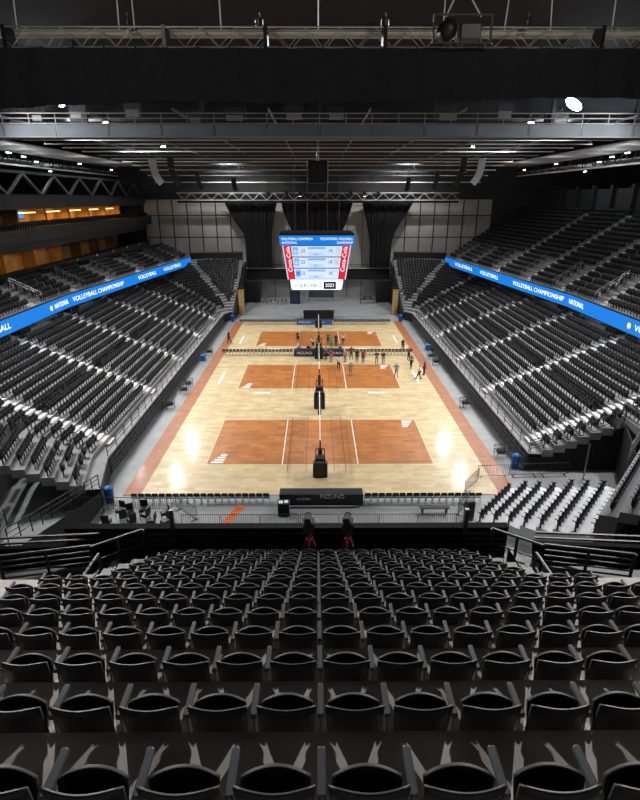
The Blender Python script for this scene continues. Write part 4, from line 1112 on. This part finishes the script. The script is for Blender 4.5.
for k in range(NF):
    y, z = rimD(k), treadZ(k)
    zc = y*cosP+(CAMZ-z-0.8)*sinP
    half = 11 if k == 7 else (9 if k > 7 else 26)
    xs = [(-half+0.5+i)*0.52 for i in range(2*half)]
    c = 0; first = True
    for x in xs:
        px = 317+x*F/zc
        if px < -0.28*F/zc*0.75 or px > 640+0.28*F/zc*0.75:
            if abs(px-320) < 320+1.4*F/zc*0.6: SEATS.append((x+CAMX+0.02+math.copysign(0.07,x), y+0.0, z, PI))
            continue
        c += 1; nseat += 1
        put_seat((x+CAMX+0.02, y, z), 0, first, 'black folding seat, %s from the left in the %s' % (ORD[c], ORD[k+1]+' row counted from the camera' if k else 'nearest row below the camera'), 'black seats in the nearest stand')
        first = False
# corner block seats
left = 300-nseat
for k, (a, z, L0, L1) in enumerate(CROWS):
    n = int((L1-L0-0.3)/0.54)
    for i in range(n):
        p = a+CU*(L0+0.3+0.54*i)+CN*0.36
        rz = math.atan2(CU.y, CU.x)  # row direction
        if left > 0:
            left -= 1
            # the seat looks inward, along -CN
            put_seat((p.x,p.y,z), rz, i == 0, 'black seat on the pale corner deck, %s from the camera end, %s row up' % (ORD[i+1], ORD[k+1]), 'black seats in the pale corner block')
        else: SEATS.append((p.x,p.y,z,math.atan2(CN.x,-CN.y)))

# ------------------------------------------------------------------ the mass of bowl seats
def seat_template():
    mb = MB()
    mb.add([(-.245,.0,.30),(.245,.0,.30),(.245,.05,.30),(-.245,.05,.30),(-.25,-.07,.80),(.25,-.07,.80),(.25,-.02,.80),(-.25,-.02,.80),(-.15,-.10,.86),(.15,-.10,.86),(.15,-.05,.86),(-.15,-.05,.86)],
           [(0,3,2,1),(0,1,5,9,8,4),(2,3,7,11,10,6),(1,2,6,5),(3,0,4,7),(4,8,11,7),(8,9,10,11),(9,5,6,10)])
    mb.add([(-.2,.08,.38),(.2,.08,.38),(.2,.16,.38),(-.2,.16,.38),(-.2,.10,.72),(.2,.10,.72),(.2,.17,.72),(-.2,.17,.72)], [(0,3,2,1),(4,5,6,7),(0,1,5,4),(1,2,6,5),(2,3,7,6),(3,0,4,7)])
    mb.box(.245,.285,.0,.30,.60,.64); mb.box(.255,.275,.06,.14,0,.60)
    return mb
T = seat_template()
TV = np.array(T.v); nv = len(TV)
S = np.array(SEATS)
# template faces +Y; heading h is the direction angle of the OUTWARD normal encoded as atan2(nx,-ny): inward look = -n
nx, ny = np.sin(S[:,3]), -np.cos(S[:,3])
fx, fy = -nx, -ny                                            # forward
V = np.empty((len(S), nv, 3))
V[:,:,0] = S[:,0,None]+TV[None,:,0]*fy[:,None]+TV[None,:,1]*fx[:,None]
V[:,:,1] = S[:,1,None]-TV[None,:,0]*fx[:,None]+TV[None,:,1]*fy[:,None]
V[:,:,2] = S[:,2,None]+TV[None,:,2]
V = V.reshape(-1,3)
fl = [len(f) for f in T.f]; fi = np.concatenate([np.array(f) for f in T.f])
loops = (fi[None,:]+(np.arange(len(S))*nv)[:,None]).ravel()
sizes = np.tile(np.array(fl), len(S)); starts = np.concatenate([[0], np.cumsum(sizes)[:-1]])
me = bpy.data.meshes.new('arena_seats')
me.vertices.add(len(V)); me.vertices.foreach_set('co', V.ravel().astype(np.float32))
me.loops.add(len(loops)); me.loops.foreach_set('vertex_index', loops.astype(np.int32))
me.polygons.add(len(sizes)); me.polygons.foreach_set('loop_start', starts.astype(np.int32)); me.polygons.foreach_set('loop_total', sizes.astype(np.int32))
me.update(calc_edges=True); me.validate()
me.materials.append(M['stuffseat'])
o = bpy.data.objects.new('arena_seats', me); COL.objects.link(o)
tag(o, 'thousands of empty black folding seats filling the bowl around the court', 'seats', None, 'stuff')
print('seats near', nseat, 'mass', len(S))

# ------------------------------------------------------------------ television cameras behind the parapet
def tv_camera(label, x, rz):
    t = thing('television_camera', label, 'camera', (x,14.0,ZF), rz)
    for a in (0.5,2.6,4.7): MB().tube([(0,0,1.05),(0.42*math.cos(a),0.42*math.sin(a)*0.8,0.02)],0.03,8).build('tripod_leg', M['red'], t)
    MB().tube([(0,0,0.7),(0,0,1.2)],0.05,10).build('column', M['black'], t)
    MB().lathe([(0.10,1.18),(0.11,1.22),(0.07,1.3)],12).build('head', M['black'], t)
    MB().rbox(-0.18,0.18,-0.28,0.22,1.28,1.66,0.06).build('camera_body', M['cloth'], t)
    MB().lathe([(0.07,0),(0.10,0.05),(0.10,0.28),(0.12,0.34)],14,c=(0,0.2,1.45),M=Matrix.Rotation(-PI/2,4,'X')).build('lens', M['cloth'], t)
    MB().rbox(-0.15,0.05,-0.3,-0.08,1.66,1.84,0.03).build('viewfinder', M['cloth'], t)
    MB().tube([(0.05,-0.1,1.25),(0.16,-0.45,1.1),(0.18,-0.6,1.08)],0.016,6).build('pan_handle', M['rail'], t)
    MB().rbox(-0.17,0.17,-0.14,0.10,0.15,0.55,0.06).build('weight_bag', M['red'], t)
tv_camera('black television camera on a red tripod behind the parapet, nearer the orange ramp', -0.48, 0.05)
tv_camera('black television camera on a red tripod behind the parapet, nearer the black cart', 0.74, -0.06)

# ------------------------------------------------------------------ people
def skin_mesh(name, joints, edges, sub=1):
    me = bpy.data.meshes.new(name); me.from_pydata([j[0] for j in joints], edges, [])
    o = bpy.data.objects.new(name, me); COL.objects.link(o)
    md = o.modifiers.new('s','SKIN'); md.use_smooth_shade = True
    for i, j in enumerate(joints):
        sv = me.skin_vertices[0].data[i]; r = j[1]; sv.radius = r if isinstance(r, tuple) else (r,r); sv.use_root = (i == 0)
    o.modifiers.new('u','SUBSURF').levels = sub; o.modifiers['u'].render_levels = sub
    dg = bpy.context.evaluated_depsgraph_get()
    out = bpy.data.meshes.new_from_object(o.evaluated_get(dg)); out.name = name
    bpy.data.objects.remove(o); bpy.data.meshes.remove(me)
    out.materials.clear(); out.materials.append(M['skin'])
    return out
def pose_meshes(p):
    """facing +Y. p: dict of joint positions"""
    J = []; E = []
    def j(v, r): J.append((v, r)); return len(J)-1
    pel = j(p['pel'], (0.14,0.11)); wa = j(p['waist'], (0.125,0.095)); ch = j(p['chest'], (0.155,0.11)); nk = j(p['neck'], 0.06); hb = j(p['headb'], (0.075,0.085)); ht = j(p['headt'], (0.075,0.09))
    E += [(pel,wa),(wa,ch),(ch,nk),(nk,hb),(hb,ht)]
    ns = j(tuple(Vector(p['headb'])+Vector((0,0.105,0.015))), 0.014); E.append((hb,ns))
    for s in ('l','r'):
        sg = -1 if s == 'l' else 1
        sh = j(p['sh'+s],0.062); el = j(p['el'+s],0.043); wr = j(p['wr'+s],0.03); E += [(ch,sh),(sh,el),(el,wr)]
        d = (Vector(p['wr'+s])-Vector(p['el'+s])).normalized(); q = Vector(p['wr'+s])
        side = d.cross(Vector((0,1,0.2))).normalized(); pm = j(tuple(q+d*0.07),(0.034,0.02)); E.append((wr,pm))
        for f in range(4):
            b = q+d*0.09+side*(f-1.5)*0.018; a1 = j(tuple(b+d*0.03),0.009); a2 = j(tuple(b+d*(0.062+0.008*(1.5-abs(f-1.5)))+Vector((0,0.012,0))),0.008); E += [(pm,a1),(a1,a2)]
        th = j(tuple(q+d*0.05+side*0.045*sg+Vector((0,0.02,0))),0.010); E.append((wr,th))
        hp = j(p['hp'+s],0.095); kn = j(p['kn'+s],0.06); an = j(p['an'+s],0.042); to = j(tuple(Vector(p['an'+s])+Vector(p.get('toe',(0,0.17,-0.05)))),0.036); E += [(pel,hp),(hp,kn),(kn,an),(an,to)]
    body = skin_mesh('person_body', J, E)
    up = lambda k, r: (p[k], r)
    a = [up('pel',(0.155,0.125)),up('waist',(0.145,0.115)),up('chest',(0.175,0.13)),(tuple(Vector(p['neck'])-Vector((0,0,0.03))),0.075),up('shl',0.08),(tuple(Vector(p['shl']).lerp(Vector(p['ell']),0.95)),0.06),up('shr',0.08),(tuple(Vector(p['shr']).lerp(Vector(p['elr']),0.95)),0.06)]
    shirt = skin_mesh('shirt', a, [(0,1),(1,2),(2,3),(2,4),(4,5),(2,6),(6,7)])
    b = [up('pel',(0.15,0.125))]; ed = []
    for s in ('l','r'):
        i = len(b); b += [up('hp'+s,0.108),up('kn'+s,0.075),(tuple(Vector(p['kn'+s]).lerp(Vector(p['an'+s]),0.9)),0.062)]; ed += [(0,i),(i,i+1),(i+1,i+2)]
    trousers = skin_mesh('trousers', b, ed)
    hd = Vector(p['headt']); hbv = Vector(p['headb'])
    hair = skin_mesh('hair', [(tuple(hd+Vector((0,-0.012,0.025))),(0.086,0.098)),(tuple(hbv+Vector((0,-0.05,0.03))),(0.075,0.055)),(tuple(hbv+Vector((0,-0.06,-0.05))),(0.05,0.035))], [(0,1),(1,2)])
    mb = MB()
    for s in ('l','r'):
        an = Vector(p['an'+s]); tv = Vector(p.get('toe',(0,0.17,-0.05)))
        mb.rbox(an.x-0.05,an.x+0.05,an.y-0.08,an.y+0.21,an.z-0.088,an.z+0.0,0.03)
    shoes = mb.mesh('shoes'); shoes.materials.append(M['black'])
    mb = MB()
    for sx in (-1,1): mb.lathe([(0.001,-0.01),(0.012,0),(0.001,0.01)],8,c=(hbv.x+sx*0.032,hbv.y+0.082,hbv.z+0.05))
    eyes = mb.mesh('eyes'); eyes.materials.append(M['black'])
    return dict(body=body, shirt=shirt, trousers=trousers, hair=hair, shoes=shoes, eyes=eyes)
def base_pose():
    return dict(pel=(0,0,0.95),waist=(0,0.0,1.12),chest=(0,0.0,1.34),neck=(0,0.0,1.50),headb=(0,0.02,1.58),headt=(0,0.015,1.68),
        shl=(-0.19,0,1.42),ell=(-0.25,-0.02,1.13),wrl=(-0.25,0.06,0.88),shr=(0.19,0,1.42),elr=(0.25,-0.02,1.13),wrr=(0.25,0.06,0.88),
        hpl=(-0.1,0,0.90),knl=(-0.11,0.02,0.49),anl=(-0.12,0,0.09),hpr=(0.1,0,0.90),knr=(0.11,0.02,0.49),anr=(0.12,0,0.09))
stand = base_pose()
hips = base_pose(); hips.update(ell=(-0.36,-0.1,1.2),wrl=(-0.2,0.08,1.02),elr=(0.36,-0.1,1.2),wrr=(0.2,0.08,1.02),anl=(-0.18,0,0.09),anr=(0.18,0,0.09))
walk = base_pose(); walk.update(knl=(-0.1,0.16,0.52),anl=(-0.1,0.30,0.11),knr=(0.1,0.02,0.49),anr=(0.1,-0.24,0.12),ell=(-0.25,-0.14,1.16),wrl=(-0.24,-0.02,0.94),elr=(0.25,0.08,1.15),wrr=(0.22,0.28,1.02))
fold = base_pose(); fold.update(ell=(-0.28,0.02,1.14),wrl=(0.02,0.2,1.16),elr=(0.28,0.02,1.14),wrr=(-0.02,0.24,1.2))
reach = base_pose(); reach.update(elr=(0.24,0.24,1.3),wrr=(0.16,0.46,1.34),ell=(-0.26,0.1,1.14),wrl=(-0.2,0.32,1.14),waist=(0,0.02,1.12),chest=(0,0.07,1.33),neck=(0,0.1,1.48),headb=(0,0.14,1.56),headt=(0,0.14,1.66))
sit = base_pose()
for kk, v in dict(pel=(0,0,0.53),waist=(0,0,0.70),chest=(0,0.02,0.92),neck=(0,0.04,1.07),headb=(0,0.07,1.15),headt=(0,0.07,1.25),shl=(-0.19,0.02,1.0),ell=(-0.24,0.12,0.74),wrl=(-0.18,0.34,0.76),shr=(0.19,0.02,1.0),elr=(0.24,0.12,0.74),wrr=(0.18,0.34,0.76),
    hpl=(-0.1,0.05,0.52),knl=(-0.12,0.44,0.52),anl=(-0.12,0.42,0.09),hpr=(0.1,0.05,0.52),knr=(0.12,0.44,0.52),anr=(0.12,0.42,0.09)).items(): sit[kk] = v
PM = {n: pose_meshes(p) for n, p in dict(stand=stand,hips=hips,walk=walk,fold=fold,reach=reach,sit=sit).items()}
def person(pose, x, y, face, top, legs, label, skin='skin', hair='hairblack', z=0.04, group=None):
    pm = PM[pose]
    t = bpy.data.objects.new('person', pm['body']); COL.objects.link(t); t.location = (x,y,z); t.rotation_euler = (0,0,math.radians(face))
    tag(t, label, 'person', group)
    def child(n, m):
        c = bpy.data.objects.new(n, pm[n]); COL.objects.link(c); c.parent = t
        c.material_slots[0].link = 'OBJECT'; c.material_slots[0].material = M[m]
    t.material_slots[0].link = 'OBJECT'; t.material_slots[0].material = M[skin]
    child('shirt','c_'+top); child('trousers','c_'+legs); child('hair',hair); child('shoes','black'); child('eyes','black')
    if pose == 'sit':
        dup(proto, (x-(-math.sin(math.radians(face)))*0.1, y-math.cos(math.radians(face))*0.1, z), math.radians(face), 'black chair under the person in %s seated at the blue table' % ('pale pink' if top == 'pink' else 'black'), 'chairs of the seated people')
PEOPLE = [
 # pose, px, py (feet), facing, top, legs, label
 ('hips',396,377,180,'teal','grey','person in a pale teal top standing with hands on hips by the middle court corner','skin'),
 ('walk',411,368,150,'grey','black','person in grey walking nearest the right border beyond the teal top','skindark'),
 ('walk',419,379,60,'white','black','person in a white shirt bending forward on the right border strip','skin'),
 ('stand',424,375,100,'maroon','black','person in dark maroon standing beside the white shirt on the border','skindark'),
 ('fold',408.5,360,200,'maroon','black','person in dark red standing at the right end of the chair row','skindark'),
 ('walk',402.5,351,190,'black','black','person in black walking past the far end of the chair row','skindark'),
 ('stand',383,364,180,'black','grey','person in black, the right of the pair in front of the chair row','skin'),
 ('fold',376.5,364,170,'black','grey','person in black, the left of the pair in front of the chair row','skin'),
 ('stand',363,363,185,'red','black','short person in a red top before the chair row','skindark'),
 ('stand',357,362,180,'black','black','person in black standing right of the blue scorer table','skindark'),
 ('hips',351,359,180,'maroon','black','person in dark maroon with hands on hips beside the blue scorer table','skindark'),
 ('stand',350.5,376,10,'grey','khaki','person in grey standing alone on the middle orange court','skin'),
 ('reach',338.5,370,0,'white','black','person in white standing nearest the camera before the blue table','skin'),
 ('stand',345,362,40,'pink','grey','person in a pink top beside the blue table end','skin'),
 ('reach',331,362,20,'red','khaki','person in a bright red shirt at the middle of the blue table','skin'),
 ('reach',340,354,200,'grey','black','person in grey leaning over the blue table end','skin'),
 ('stand',331,349,180,'teal','green','person in a teal shirt standing behind the blue table','skin'),
 ('stand',328,344,170,'green','black','person in green standing farthest behind the blue table','skin'),
 ('fold',336,346,200,'black','black','person in black standing behind the red shirt','skindark'),
 ('stand',343,345,185,'white','black','person in white standing behind the blue table end','skin'),
 ('hips',313,349,180,'white','black','person in a white shirt by the centre net behind the blue table','skindark'),
 ('stand',298,343,200,'black','black','person in black standing alone on the far orange court','skindark'),
 ('walk',229,343,-120,'black','black','person in black walking on the left border of the far court','skindark'),
 ('stand',326,360,0,'blue','black','person in blue standing left of the red shirt','skin'),
]
def floor_pt(px, py):
    # precomputed offline form of: the floor point under a pair of feet
    v = Vector(((px-320)/F, -(py-400)/F, -1)); d = cam.matrix_basis.to_3x3() @ v if False else (Euler((PI/2-PITCH,0,-YAW)).to_matrix() @ v)
    s = (0.04-CAMZ)/d.z
    return CAMX+d.x*s, d.y*s
for pose, px, py, face, top, legs, label, skin in PEOPLE:
    x, y = floor_pt(px, py)
    person(pose, x, y, face, top, legs, label, skin, 'hairbrown' if top in ('white','teal') and skin == 'skin' else 'hairblack')
person('sit', -2.7, 69.0, 180, 'pink', 'navy', 'person in a pale pink top seated at the left end of the blue table', 'skin', 'hairbrown')
person('sit', -1.4, 69.0, 180, 'black', 'black', 'person in black seated left of centre behind the blue table', 'skin')

# ------------------------------------------------------------------ world, view
w = bpy.data.worlds.new('world'); SC.world = w; w.use_nodes = True
w.node_tree.nodes['Background'].inputs[0].default_value = (0.6,0.7,0.9,1); w.node_tree.nodes['Background'].inputs[1].default_value = 0.0
SC.view_settings.view_transform = 'Standard'; SC.view_settings.look = 'None'; SC.view_settings.gamma = 1.0; SC.view_settings.use_curve_mapping = False
SC.view_settings.exposure = 0.0
SC.cycles.use_denoising = True
SC.cycles.max_bounces = 6; SC.cycles.diffuse_bounces = 4; SC.cycles.glossy_bounces = 2; SC.cycles.caustics_reflective = False
SC.cycles.sample_clamp_indirect = 4.0
